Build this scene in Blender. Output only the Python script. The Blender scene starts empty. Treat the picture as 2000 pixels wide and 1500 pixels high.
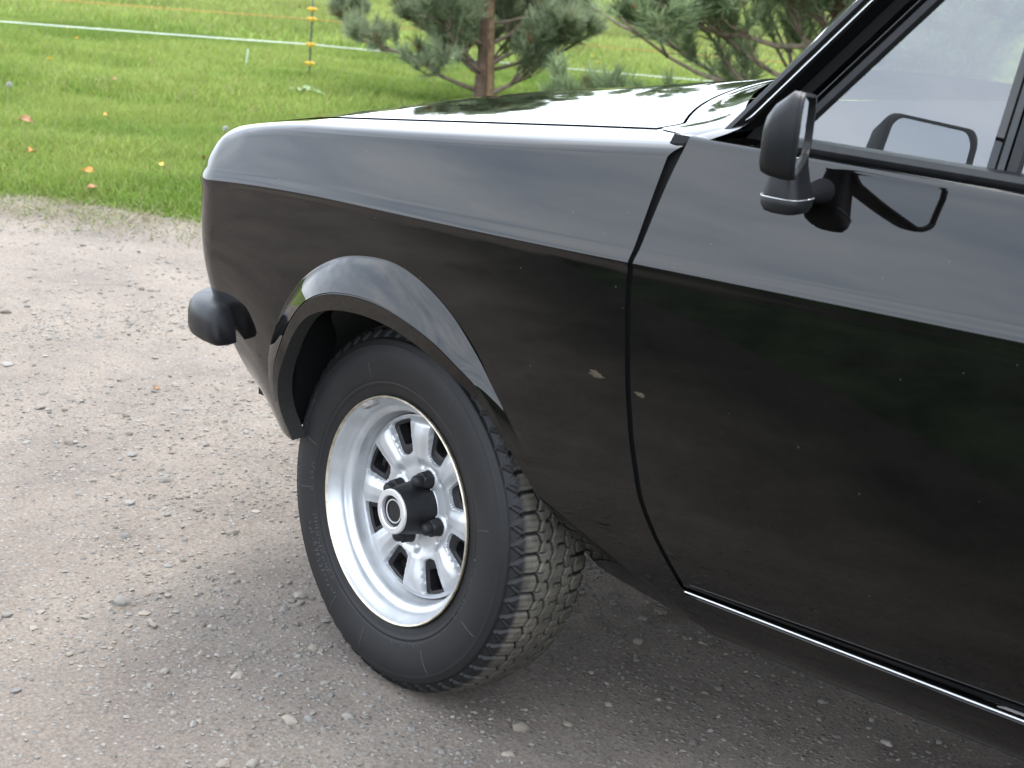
import bpy, bmesh, math, random
import numpy as np
from mathutils import Matrix, Vector
R = math.radians
rng = np.random.default_rng(7)
random.seed(7)
scene = bpy.context.scene
col = scene.collection

# ------------------------------------------------------------------ camera
CAM = np.array([1.44170, -2.35421, 1.15830])
cr = np.array([0.77747, 0.62301, 0.08602]); cu = np.array([-0.24208, 0.17021, 0.95521]); cf = np.array([-0.58046, 0.76347, -0.28315])
cam_data = bpy.data.cameras.new('camera'); cam = bpy.data.objects.new('camera', cam_data); col.objects.link(cam)
cam.matrix_world = Matrix([[cr[0], cu[0], -cf[0], CAM[0]], [cr[1], cu[1], -cf[1], CAM[1]], [cr[2], cu[2], -cf[2], CAM[2]], [0, 0, 0, 1]])
cam_data.sensor_width = 36.0; cam_data.lens = 36.0 * 2901.86 / 2000.0
cam_data.clip_start = 0.05; cam_data.clip_end = 3000
cam_data.dof.use_dof = True; cam_data.dof.focus_distance = 2.45; cam_data.dof.aperture_fstop = 9.0
scene.camera = cam

# ------------------------------------------------------------------ world, sun, exposure
SUN_EL, SUN_AZ = R(68), math.atan2(0.86, -0.50)       # direction to the sun: high behind thin cloud, beyond the car
world = bpy.data.worlds.new('World'); scene.world = world; world.use_nodes = True
wn, wl = world.node_tree.nodes, world.node_tree.links
wn.clear()
w_out = wn.new('ShaderNodeOutputWorld'); w_bg = wn.new('ShaderNodeBackground')
w_sky = wn.new('ShaderNodeTexSky'); w_sky.sky_type = 'NISHITA'; w_sky.sun_disc = False
w_sky.sun_elevation = SUN_EL; w_sky.sun_rotation = R(90) - SUN_AZ
w_sky.air_density = 1.0; w_sky.dust_density = 2.0; w_sky.ozone_density = 1.0
w_tc = wn.new('ShaderNodeTexCoord'); w_map = wn.new('ShaderNodeMapping'); w_map.inputs['Scale'].default_value = (1.6, 1.6, 5.5)
w_noise = wn.new('ShaderNodeTexNoise'); w_noise.inputs['Scale'].default_value = 1.7; w_noise.inputs['Detail'].default_value = 6.0; w_noise.inputs['Roughness'].default_value = 0.55
w_ramp = wn.new('ShaderNodeValToRGB')
w_ramp.color_ramp.elements[0].position = 0.34; w_ramp.color_ramp.elements[0].color = (9.4, 10.8, 12.9, 1)
w_ramp.color_ramp.elements[1].position = 0.66; w_ramp.color_ramp.elements[1].color = (15.0, 16.0, 17.3, 1)
w_mix = wn.new('ShaderNodeMix'); w_mix.data_type = 'RGBA'; w_mix.inputs[0].default_value = 0.86
wl.new(w_tc.outputs['Generated'], w_map.inputs[0]); wl.new(w_map.outputs[0], w_noise.inputs['Vector'])
wl.new(w_noise.outputs['Fac'], w_ramp.inputs[0])
wl.new(w_sky.outputs[0], w_mix.inputs[6]); wl.new(w_ramp.outputs[0], w_mix.inputs[7])
wl.new(w_mix.outputs[2], w_bg.inputs[0]); w_bg.inputs[1].default_value = 0.1
wl.new(w_bg.outputs[0], w_out.inputs[0])
sun_data = bpy.data.lights.new('sun', 'SUN'); sun_data.energy = 1.5; sun_data.angle = R(28); sun_data.color = (1.0, 0.96, 0.9)
sun = bpy.data.objects.new('sun', sun_data); col.objects.link(sun)
sd = Vector((math.cos(SUN_EL) * math.cos(SUN_AZ), math.cos(SUN_EL) * math.sin(SUN_AZ), math.sin(SUN_EL)))
sun.rotation_euler = sd.to_track_quat('Z', 'Y').to_euler(); sun.location = sd * 60
scene.view_settings.view_transform = 'Standard'; scene.view_settings.look = 'None'
scene.view_settings.gamma = 1.0; scene.view_settings.exposure = 1.66; scene.view_settings.use_curve_mapping = False
scene.cycles.max_bounces = 8; scene.cycles.transparent_max_bounces = 16
scene.cycles.use_denoising = True

# ------------------------------------------------------------------ materials
def mat(name):
    m = bpy.data.materials.new(name); m.use_nodes = True
    nt = m.node_tree; b = nt.nodes['Principled BSDF']
    return m, nt, b
def simple(name, c, rough=0.5, metal=0.0, ior=1.5, bump=0.0, bscale=200.0, var=0.0, vscale=30.0):
    m, nt, b = mat(name); N, L = nt.nodes, nt.links
    b.inputs['Base Color'].default_value = (*c, 1); b.inputs['Roughness'].default_value = rough
    b.inputs['Metallic'].default_value = metal; b.inputs['IOR'].default_value = ior
    tc = N.new('ShaderNodeTexCoord')
    if bump:
        n = N.new('ShaderNodeTexNoise'); n.inputs['Scale'].default_value = bscale; n.inputs['Detail'].default_value = 4
        bp = N.new('ShaderNodeBump'); bp.inputs['Strength'].default_value = bump; bp.inputs['Distance'].default_value = 0.002
        L.new(tc.outputs['Object'], n.inputs['Vector']); L.new(n.outputs['Fac'], bp.inputs['Height']); L.new(bp.outputs[0], b.inputs['Normal'])
    if var:
        n = N.new('ShaderNodeTexNoise'); n.inputs['Scale'].default_value = vscale; n.inputs['Detail'].default_value = 5
        rp = N.new('ShaderNodeValToRGB')
        rp.color_ramp.elements[0].position = 0.3; rp.color_ramp.elements[1].position = 0.7
        rp.color_ramp.elements[0].color = (*[v * (1 - var) for v in c], 1); rp.color_ramp.elements[1].color = (*[min(1, v * (1 + var)) for v in c], 1)
        L.new(tc.outputs['Object'], n.inputs['Vector']); L.new(n.outputs['Fac'], rp.inputs[0]); L.new(rp.outputs[0], b.inputs['Base Color'])
    return m
def attr_mat(name, rough=0.7, ior=1.4, attr='col', bump=0.0, bscale=100, sss=0.0, trans=0.0):
    m, nt, b = mat(name); N, L = nt.nodes, nt.links
    a = N.new('ShaderNodeAttribute'); a.attribute_name = attr
    b.inputs['Roughness'].default_value = rough; b.inputs['IOR'].default_value = ior
    L.new(a.outputs['Color'], b.inputs['Base Color'])
    if bump:
        tc = N.new('ShaderNodeTexCoord')
        n = N.new('ShaderNodeTexNoise'); n.inputs['Scale'].default_value = bscale; n.inputs['Detail'].default_value = 5
        bp = N.new('ShaderNodeBump'); bp.inputs['Strength'].default_value = bump; bp.inputs['Distance'].default_value = 0.002
        L.new(tc.outputs['Object'], n.inputs['Vector']); L.new(n.outputs['Fac'], bp.inputs['Height']); L.new(bp.outputs[0], b.inputs['Normal'])
    if trans:
        t = N.new('ShaderNodeBsdfTranslucent'); ms = N.new('ShaderNodeMixShader'); ms.inputs[0].default_value = trans
        o = N['Material Output']
        L.new(a.outputs['Color'], t.inputs[0]); L.new(b.outputs[0], ms.inputs[1]); L.new(t.outputs[0], ms.inputs[2]); L.new(ms.outputs[0], o.inputs[0])
    return m

def make_paint():
    m, nt, b = mat('black_car_paint'); N, L = nt.nodes, nt.links
    b.inputs['Roughness'].default_value = 0.03; b.inputs['IOR'].default_value = 1.49
    tc = N.new('ShaderNodeTexCoord')
    # thin dust film with its own blotchy shape
    n = N.new('ShaderNodeTexNoise'); n.inputs['Scale'].default_value = 9; n.inputs['Detail'].default_value = 8; n.inputs['Roughness'].default_value = 0.7
    mp = N.new('ShaderNodeMapping'); mp.inputs['Scale'].default_value = (1, 1, 2.2)
    L.new(tc.outputs['Object'], mp.inputs[0]); L.new(mp.outputs[0], n.inputs['Vector'])
    rp = N.new('ShaderNodeValToRGB'); rp.color_ramp.elements[0].position = 0.35; rp.color_ramp.elements[1].position = 0.8
    rp.color_ramp.elements[0].color = (0.0010, 0.0010, 0.0011, 1); rp.color_ramp.elements[1].color = (0.0048, 0.0041, 0.0036, 1)
    L.new(n.outputs['Fac'], rp.inputs[0])
    # sparse specks of dust and pollen
    ns = N.new('ShaderNodeTexVoronoi'); ns.inputs['Scale'].default_value = 70; L.new(tc.outputs['Object'], ns.inputs['Vector'])
    sp = N.new('ShaderNodeSeparateColor'); L.new(ns.outputs['Color'], sp.inputs[0])
    th = N.new('ShaderNodeMath'); th.operation = 'GREATER_THAN'; th.inputs[1].default_value = 0.90; L.new(sp.outputs[0], th.inputs[0])
    ds = N.new('ShaderNodeMath'); ds.operation = 'LESS_THAN'; ds.inputs[1].default_value = 0.07; L.new(ns.outputs['Distance'], ds.inputs[0])
    ml = N.new('ShaderNodeMath'); ml.operation = 'MULTIPLY'; L.new(th.outputs[0], ml.inputs[0]); L.new(ds.outputs[0], ml.inputs[1])
    mxs = N.new('ShaderNodeMix'); mxs.data_type = 'RGBA'; L.new(ml.outputs[0], mxs.inputs[0]); L.new(rp.outputs[0], mxs.inputs[6]); mxs.inputs[7].default_value = (0.045, 0.042, 0.036, 1)
    L.new(mxs.outputs[2], b.inputs['Base Color'])
    # long-wave panel waviness
    n2 = N.new('ShaderNodeTexNoise'); n2.inputs['Scale'].default_value = 5.5; n2.inputs['Detail'].default_value = 1.5
    bp = N.new('ShaderNodeBump'); bp.inputs['Strength'].default_value = 0.10; bp.inputs['Distance'].default_value = 0.010
    L.new(tc.outputs['Object'], n2.inputs['Vector']); L.new(n2.outputs['Fac'], bp.inputs['Height']); L.new(bp.outputs[0], b.inputs['Normal'])
    return m
M = {}
M['paint'] = make_paint()
M['plastic'] = simple('black_plastic', (0.008, 0.008, 0.009), 0.42, ior=1.34, bump=0.08, bscale=900)
M['rubber_trim'] = simple('rubber_trim', (0.009, 0.009, 0.010), 0.45, ior=1.40, var=0.3, vscale=60)
M['void'] = simple('dark_gap', (0.004, 0.004, 0.004), 0.9)
M['underbody'] = simple('underseal_black', (0.012, 0.011, 0.010), 0.85, bump=0.4, bscale=80)
M['silver'] = simple('silver_wheel_paint', (0.45, 0.46, 0.47), 0.36, metal=0.55, var=0.13, vscale=26, bump=0.03, bscale=500)
M['wheel_black'] = simple('satin_black_wheel_paint', (0.009, 0.009, 0.010), 0.5, ior=1.33, var=0.35, vscale=80)
M['chrome'] = simple('bright_trim', (0.75, 0.75, 0.76), 0.12, metal=1.0)
M['alu'] = simple('brushed_ring', (0.60, 0.60, 0.61), 0.38, metal=0.7)
M['rim_edge'] = simple('worn_rim_edge', (0.50, 0.44, 0.34), 0.4, metal=0.8, var=0.35, vscale=60)
M['rust'] = simple('rusty_drum', (0.035, 0.013, 0.008), 0.8, var=0.6, vscale=50)
M['dash'] = simple('matt_dash_vinyl', (0.010, 0.010, 0.011), 0.95, ior=1.1)
M['seat'] = simple('dark_seat_cloth', (0.03, 0.03, 0.033), 0.9, var=0.3)
M['mud'] = simple('dried_mud', (0.038, 0.028, 0.014), 0.95, bump=0.6, bscale=300, var=0.4, vscale=200)
M['lead'] = simple('lead_weight', (0.33, 0.32, 0.31), 0.5, metal=0.5, var=0.3, vscale=150)
def make_glass():
    m, nt, b = mat('window_glass'); N, L = nt.nodes, nt.links
    N.remove(b)
    fr = N.new('ShaderNodeFresnel'); fr.inputs[0].default_value = 1.78
    ge = N.new('ShaderNodeNewGeometry'); im = N.new('ShaderNodeMapRange'); im.inputs[3].default_value = 2.05; im.inputs[4].default_value = 1 / 2.05   # a thin pane reflects alike from both sides
    L.new(ge.outputs['Backfacing'], im.inputs[0]); L.new(im.outputs[0], fr.inputs[0])
    t = N.new('ShaderNodeBsdfTransparent'); t.inputs[0].default_value = (0.60, 0.63, 0.62, 1)
    g = N.new('ShaderNodeBsdfGlossy'); g.inputs['Roughness'].default_value = 0.0; g.inputs[0].default_value = (0.97, 0.98, 1, 1)
    ms = N.new('ShaderNodeMixShader')
    L.new(fr.outputs[0], ms.inputs[0]); L.new(t.outputs[0], ms.inputs[1]); L.new(g.outputs[0], ms.inputs[2])
    # a thin even film of dust on the pane
    d = N.new('ShaderNodeBsdfDiffuse'); d.inputs[0].default_value = (0.55, 0.57, 0.58, 1)
    ms2 = N.new('ShaderNodeMixShader')
    tc = N.new('ShaderNodeTexCoord'); n = N.new('ShaderNodeTexNoise'); n.inputs['Scale'].default_value = 14; n.inputs['Detail'].default_value = 6
    mr = N.new('ShaderNodeMapRange'); mr.inputs[3].default_value = 0.005; mr.inputs[4].default_value = 0.022
    L.new(tc.outputs['Object'], n.inputs['Vector']); L.new(n.outputs['Fac'], mr.inputs[0]); L.new(mr.outputs[0], ms2.inputs[0])
    L.new(ms.outputs[0], ms2.inputs[1]); L.new(d.outputs[0], ms2.inputs[2])
    L.new(ms2.outputs[0], N['Material Output'].inputs[0])
    return m
M['glass'] = make_glass()
M['mirror'] = simple('mirror_glass', (0.86, 0.88, 0.9), 0.0, metal=1.0)
M['tyre'] = attr_mat('tyre_rubber', 0.55, 1.32, bump=0.15, bscale=500)

# ------------------------------------------------------------------ mesh helpers
def link(name, me, m, parent=None, loc=None):
    o = bpy.data.objects.new(name, me); col.objects.link(o)
    if m is not None and len(me.materials) == 0: me.materials.append(m)
    if parent is not None: o.parent = parent
    if loc is not None: o.location = loc
    return o
def mesh(name, V, F, m=None, parent=None, smooth=True, normals=None, colors=None, loc=None, quads=None):
    me = bpy.data.meshes.new(name)
    V = np.asarray(V, np.float32)
    if isinstance(F, np.ndarray):
        n, k = F.shape
        me.vertices.add(len(V)); me.vertices.foreach_set('co', V.ravel())
        me.loops.add(n * k); me.loops.foreach_set('vertex_index', F.astype(np.int32).ravel())
        me.polygons.add(n); me.polygons.foreach_set('loop_start', np.arange(0, n * k, k, dtype=np.int32))
        me.update(calc_edges=True)
    else:
        me.from_pydata(V.tolist(), [], F); me.update()
    if smooth: me.polygons.foreach_set('use_smooth', np.ones(len(me.polygons), bool))
    if colors is not None:
        a = me.color_attributes.new('col', 'FLOAT_COLOR', 'POINT')
        c = np.ones((len(V), 4), np.float32); c[:, :3] = colors; a.data.foreach_set('color', c.ravel())
    if normals is not None:
        me.normals_split_custom_set_from_vertices(np.asarray(normals, np.float32).tolist())
    return link(name, me, m, parent, loc)
def gridF(nu, nv, closed_u=False):
    i = np.arange(nu if closed_u else nu - 1); j = np.arange(nv - 1)
    I, J = np.meshgrid(i, j, indexing='ij'); I2 = (I + 1) % nu
    return np.stack([I * nv + J, I2 * nv + J, I2 * nv + J + 1, I * nv + J + 1], -1).reshape(-1, 4)
class Patches:
    """several (u,v) patches with analytic normals in one mesh"""
    def __init__(s): s.V, s.N, s.F, s.n = [], [], [], 0
    def add(s, fn, u, v, outward):
        U, W = np.meshgrid(u, v, indexing='ij'); e = 1e-4
        P = np.stack(fn(U, W), -1)
        lo, hi = u.min(), u.max(); lv, hv = v.min(), v.max()
        du = np.stack(fn(np.minimum(U + e, hi), W), -1) - np.stack(fn(np.maximum(U - e, lo), W), -1)
        dv = np.stack(fn(U, np.minimum(W + e, hv)), -1) - np.stack(fn(U, np.maximum(W - e, lv)), -1)
        n = np.cross(du, dv); ln = np.linalg.norm(n, axis=-1, keepdims=True); n = n / np.maximum(ln, 1e-12)
        F = gridF(len(u), len(v))
        m = n.reshape(-1, 3).mean(0)
        if np.dot(m, outward) < 0: n = -n; F = F[:, ::-1]
        s.V.append(P.reshape(-1, 3)); s.N.append(n.reshape(-1, 3)); s.F.append(F + s.n); s.n += P.shape[0] * P.shape[1]
    def build(s, name, m, parent, side=-1, smooth=True):
        V, N, F = np.concatenate(s.V), np.concatenate(s.N), np.concatenate(s.F)
        if side > 0: V = V * [1, -1, 1]; N = N * [1, -1, 1]; F = F[:, ::-1]
        return mesh(name, V, F, m, parent, True, N)
def box(name, c, s, m, parent=None, bevel=0.0, rot=None, seg=2):
    bm = bmesh.new(); bmesh.ops.create_cube(bm, size=1.0)
    for v in bm.verts: v.co = Vector((v.co.x * s[0], v.co.y * s[1], v.co.z * s[2]))
    if bevel: bmesh.ops.bevel(bm, geom=bm.edges[:], offset=bevel, segments=seg, affect='EDGES')
    if rot is not None: bmesh.ops.transform(bm, matrix=rot, verts=bm.verts)
    bmesh.ops.translate(bm, vec=c, verts=bm.verts)
    me = bpy.data.meshes.new(name); bm.to_mesh(me); bm.free()
    return link(name, me, m, parent)
def lathe(prof, n=96, ax='Y'):
    """prof: list of (r, outward offset); axis is local -Y (outward)"""
    a = np.linspace(0, 2 * np.pi, n, endpoint=False); p = np.array(prof, float)
    V = np.stack([np.outer(np.cos(a), p[:, 0]), np.repeat(-p[None, :, 1], n, 0), np.outer(np.sin(a), p[:, 0])], -1).reshape(-1, 3)
    return V, gridF(n, len(p), True)
def loft(rings, closed=True, caps=True):
    """rings: list of equal-length point lists"""
    n = len(rings[0]); V = [p for r in rings for p in r]; F = []
    for i in range(len(rings) - 1):
        for j in range(n if closed else n - 1):
            k = (j + 1) % n
            F.append((i * n + j, i * n + k, (i + 1) * n + k, (i + 1) * n + j))
    if caps and closed:
        F.append(tuple(range(n))[::-1]); F.append(tuple((len(rings) - 1) * n + j for j in range(n)))
    return V, F
def tube(path, rad, n=8):
    path = [Vector(p) for p in path]; rings = []
    rad = rad if hasattr(rad, '__len__') else [rad] * len(path)
    up = Vector((0, 0, 1))
    for i, p in enumerate(path):
        t = (path[min(i + 1, len(path) - 1)] - path[max(i - 1, 0)]).normalized()
        a = t.cross(up) if abs(t.z) < 0.95 else t.cross(Vector((1, 0, 0))); a.normalize(); b = t.cross(a)
        rings.append([p + (a * math.cos(2 * math.pi * k / n) + b * math.sin(2 * math.pi * k / n)) * rad[i] for k in range(n)])
    return loft(rings)
def cat(parts):
    V, F, k = [], [], 0
    for v, f in parts:
        V += [tuple(p) for p in v]; F += [tuple(int(i) + k for i in g) for g in f]; k += len(v)
    return V, F
def fixn(o):
    bm = bmesh.new(); bm.from_mesh(o.data); bmesh.ops.recalc_face_normals(bm, faces=bm.faces); bm.to_mesh(o.data); bm.free(); return o
def sharp(o, deg=35):
    me = o.data; me.polygons.foreach_set('use_smooth', np.ones(len(me.polygons), bool)); me.set_sharp_from_angle(angle=R(deg)); return o
def tag(o, label, cat_, group=None):
    o['label'] = label; o['category'] = cat_
    if group: o['group'] = group
    return o
def empty(name, loc=(0, 0, 0)):
    o = bpy.data.objects.new(name, None); col.objects.link(o); o.location = loc; o.empty_display_size = 0.2; return o
def catmull(P, n):
    P = np.array(P, float); k = len(P); t = np.linspace(0, k - 1, n); i = np.clip(t.astype(int), 0, k - 2); f = (t - i)[:, None]
    g = lambda j: P[np.clip(j, 0, k - 1)]
    p0, p1, p2, p3 = g(i - 1), g(i), g(i + 1), g(i + 2)
    return 0.5 * (2 * p1 + (p2 - p0) * f + (2 * p0 - 5 * p1 + 4 * p2 - p3) * f ** 2 + (3 * p1 - p0 - 3 * p2 + p3) * f ** 3)
def sm(a, b, x):
    t = np.clip((np.asarray(x, float) - a) / (b - a), 0, 1); return t * t * (3 - 2 * t)
def vnoise(x, y, seed=0):
    """smooth value noise, vectorised"""
    xi, yi = np.floor(x).astype(np.int64), np.floor(y).astype(np.int64); fx, fy = x - xi, y - yi
    def h(a, b):
        n = (a * 374761393 + b * 668265263 + seed * 1442695041) & 0xFFFFFFFF
        n = ((n ^ (n >> 13)) * 1274126177) & 0xFFFFFFFF
        return ((n ^ (n >> 16)) & 0xFFFF) / 65535.0
    ux, uy = fx * fx * (3 - 2 * fx), fy * fy * (3 - 2 * fy)
    return (h(xi, yi) * (1 - ux) + h(xi + 1, yi) * ux) * (1 - uy) + (h(xi, yi + 1) * (1 - ux) + h(xi + 1, yi + 1) * ux) * uy

# ================================================================== SETTING
GZ = -0.004
EDGE_P = np.array([-3.32, 1.19]); EDGE_D = np.array([0.842, 0.539]); EDGE_N = np.array([-0.539, 0.842])
def edge_q(x, y):
    """distance past the verge line, positive into the field"""
    return (x - EDGE_P[0]) * EDGE_N[0] + (y - EDGE_P[1]) * EDGE_N[1]
def to_xy(p, q): return EDGE_P[0] + p * EDGE_D[0] + q * EDGE_N[0], EDGE_P[1] + p * EDGE_D[1] + q * EDGE_N[1]
def gravel_h(x, y):
    h = 0.010 * (vnoise(x * 1.3, y * 1.3, 1) - 0.5) + 0.007 * (vnoise(x * 5, y * 5, 2) - 0.5)
    h += 0.0045 * (vnoise(x * 22, y * 22, 3) - 0.5) + 0.004 * (vnoise(x * 60, y * 60, 4) - 0.5)
    w = np.exp(-((x + 0.0) ** 2 + (y + 0.64) ** 2) / 0.12)
    return GZ + h * (1 - 0.75 * w)
def field_h(x, y):
    q = edge_q(x, y)
    ed = q + 0.25 * (vnoise(x * 1.7, y * 1.7, 11) - 0.5) + 0.15 * (vnoise(x * 6, y * 6, 12) - 0.5)
    h = -0.05 + 0.06 * sm(-0.15, 0.35, ed) + 0.03 * (vnoise(x * 0.9, y * 0.9, 13) - 0.5) * sm(0.2, 1.5, q)
    return GZ + h + 0.06 * (vnoise(x * 0.25, y * 0.25, 14) - 0.5) * sm(1, 4, q)

def axis_pts(lo, flo, fhi, hi, step, grow=1.25):
    m = list(np.arange(flo, fhi + 1e-9, step)); a, s = flo, step; L = []
    while a > lo: s *= grow; a -= s; L.append(max(a, lo))
    a, s = m[-1], step; H = []
    while a < hi: s *= grow; a += s; H.append(min(a, hi))
    return np.array(L[::-1] + m + H)
def make_gravel():
    X = axis_pts(-14, -4.3, 1.5, 30, 0.0125); Y = axis_pts(-10, -1.75, 1.6, 9, 0.0125)
    U, V = np.meshgrid(X, Y, indexing='ij'); Zh = gravel_h(U, V)
    P = np.stack([U, V, Zh], -1).reshape(-1, 3); F = gridF(len(X), len(Y))
    m, nt, b = mat('dusty_gravel'); N, L = nt.nodes, nt.links
    tc = N.new('ShaderNodeTexCoord')
    def noise(s, d=5, r=0.6):
        n = N.new('ShaderNodeTexNoise'); n.inputs['Scale'].default_value = s; n.inputs['Detail'].default_value = d; n.inputs['Roughness'].default_value = r
        L.new(tc.outputs['Object'], n.inputs['Vector']); return n.outputs['Fac']
    def ramp(f, p0, c0, p1, c1):
        r = N.new('ShaderNodeValToRGB'); r.color_ramp.elements[0].position = p0; r.color_ramp.elements[1].position = p1
        r.color_ramp.elements[0].color = (*c0, 1); r.color_ramp.elements[1].color = (*c1, 1); L.new(f, r.inputs[0]); return r.outputs[0]
    base = ramp(noise(2.2, 6), 0.36, (0.146, 0.124, 0.107), 0.64, (0.210, 0.180, 0.150))
    fine = ramp(noise(140, 6, 0.75), 0.30, (0.45, 0.44, 0.44), 0.72, (1.42, 1.40, 1.38))
    mx = N.new('ShaderNodeMix'); mx.data_type = 'RGBA'; mx.blend_type = 'MULTIPLY'; mx.inputs[0].default_value = 0.85
    L.new(base, mx.inputs[6]); L.new(fine, mx.inputs[7])
    vo = N.new('ShaderNodeTexVoronoi'); vo.inputs['Scale'].default_value = 95; vo.inputs['Randomness'].default_value = 1
    L.new(tc.outputs['Object'], vo.inputs['Vector'])
    sep = N.new('ShaderNodeSeparateColor'); L.new(vo.outputs['Color'], sep.inputs[0])
    pick = ramp(sep.outputs[0], 0.58, (0, 0, 0), 0.62, (1, 1, 1))
    tint = ramp(sep.outputs[1], 0.0, (0.10, 0.095, 0.09), 1.0, (0.25, 0.235, 0.215))
    ins = ramp(vo.outputs['Distance'], 0.25, (1, 1, 1), 0.45, (0, 0, 0))
    pm = N.new('ShaderNodeMath'); pm.operation = 'MULTIPLY'; L.new(pick, pm.inputs[0]); L.new(ins, pm.inputs[1])
    mx2 = N.new('ShaderNodeMix'); mx2.data_type = 'RGBA'; L.new(pm.outputs[0], mx2.inputs[0]); L.new(mx.outputs[2], mx2.inputs[6]); L.new(tint, mx2.inputs[7])
    sx = N.new('ShaderNodeSeparateXYZ'); L.new(tc.outputs['Object'], sx.inputs[0])
    m1 = N.new('ShaderNodeMath'); m1.operation = 'MULTIPLY_ADD'; m1.inputs[1].default_value = -0.539; m1.inputs[2].default_value = -3.32 * 0.539 - 1.19 * 0.842; L.new(sx.outputs[0], m1.inputs[0])
    m2_ = N.new('ShaderNodeMath'); m2_.operation = 'MULTIPLY_ADD'; m2_.inputs[1].default_value = 0.842; L.new(sx.outputs[1], m2_.inputs[0]); L.new(m1.outputs[0], m2_.inputs[2])
    m3 = N.new('ShaderNodeMath'); m3.operation = 'MULTIPLY_ADD'; m3.inputs[1].default_value = 0.9; L.new(noise(1.6, 6), m3.inputs[0]); L.new(m2_.outputs[0], m3.inputs[2])
    mr = N.new('ShaderNodeMapRange'); mr.interpolation_type = 'SMOOTHSTEP'; mr.inputs[1].default_value = -3.35; mr.inputs[2].default_value = -4.35; L.new(m3.outputs[0], mr.inputs[0])
    mx3 = N.new('ShaderNodeMix'); mx3.data_type = 'RGBA'; L.new(mr.outputs[0], mx3.inputs[0]); L.new(mx2.outputs[2], mx3.inputs[6]); mx3.inputs[7].default_value = (0.020, 0.021, 0.013, 1)  # near side of the drive darkened so the door reflects less light
    L.new(mx3.outputs[2], b.inputs['Base Color']); b.inputs['Roughness'].default_value = 0.95; b.inputs['IOR'].default_value = 1.3
    hs = N.new('ShaderNodeMath'); hs.operation = 'ADD'; L.new(noise(160, 6, 0.8), hs.inputs[0])
    hm = N.new('ShaderNodeMath'); hm.operation = 'MULTIPLY'; hm.inputs[1].default_value = 0.6; L.new(pm.outputs[0], hm.inputs[0]); L.new(hm.outputs[0], hs.inputs[1])
    bp = N.new('ShaderNodeBump'); bp.inputs['Strength'].default_value = 0.9; bp.inputs['Distance'].default_value = 0.0045
    L.new(hs.outputs[0], bp.inputs['Height']); L.new(bp.outputs[0], b.inputs['Normal'])
    o = mesh('gravel_drive', P, F, m); o['kind'] = 'structure'
make_gravel()

def make_field():
    m, nt, b = mat('meadow_ground'); N, L = nt.nodes, nt.links
    tc = N.new('ShaderNodeTexCoord')
    n = N.new('ShaderNodeTexNoise'); n.inputs['Scale'].default_value = 1.1; n.inputs['Detail'].default_value = 9; n.inputs['Roughness'].default_value = 0.7
    L.new(tc.outputs['Object'], n.inputs['Vector'])
    r = N.new('ShaderNodeValToRGB'); r.color_ramp.elements[0].position = 0.3; r.color_ramp.elements[1].position = 0.7
    r.color_ramp.elements[0].color = (0.085, 0.140, 0.020, 1); r.color_ramp.elements[1].color = (0.150, 0.195, 0.038, 1)
    L.new(n.outputs['Fac'], r.inputs[0]); L.new(r.outputs[0], b.inputs['Base Color']); b.inputs['Roughness'].default_value = 1.0; b.inputs['IOR'].default_value = 1.2
    PP = axis_pts(-600, -9, 14, 600, 0.10, 1.3); QQ = axis_pts(-0.4, -0.4, 16, 900, 0.08, 1.3)
    U, W = np.meshgrid(PP, QQ, indexing='ij'); x, y = to_xy(U, W)
    o = mesh('field', np.stack([x, y, field_h(x, y)], -1).reshape(-1, 3), gridF(len(PP), len(QQ)), m); o['kind'] = 'structure'; fixn(o)
    # unseen ground behind the camera, coloured dark to darken the door's reflection
    m2 = simple('darkened_unseen_ground', (0.016, 0.026, 0.011), 1.0, ior=1.2, var=0.6, vscale=3)
    PP = axis_pts(-600, -20, 30, 600, 1.0, 1.3); QQ = -axis_pts(4.75, 4.75, 30, 900, 0.5, 1.3)
    U, W = np.meshgrid(PP, QQ, indexing='ij'); x, y = to_xy(U, W)
    z = GZ - 0.05 + 0.09 * sm(-4.75, -5.4, W) + 0.05 * vnoise(x, y, 5)
    o = mesh('verge', np.stack([x, y, z], -1).reshape(-1, 3), gridF(len(PP), len(QQ)), m2); o['kind'] = 'structure'; fixn(o)
make_field()

def in_view(x, y, z, mx=0.06):
    d = np.stack([x - CAM[0], y - CAM[1], z - CAM[2]], -1); t = d @ cf
    u = (d @ cr) / t * 2901.86 / 2000; v = -(d @ cu) / t * 2901.86 / 2000
    return (t > 0.2) & (abs(u) < 0.5 + mx) & (v > -0.375 - mx) & (v < 0.375 + mx)

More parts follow.
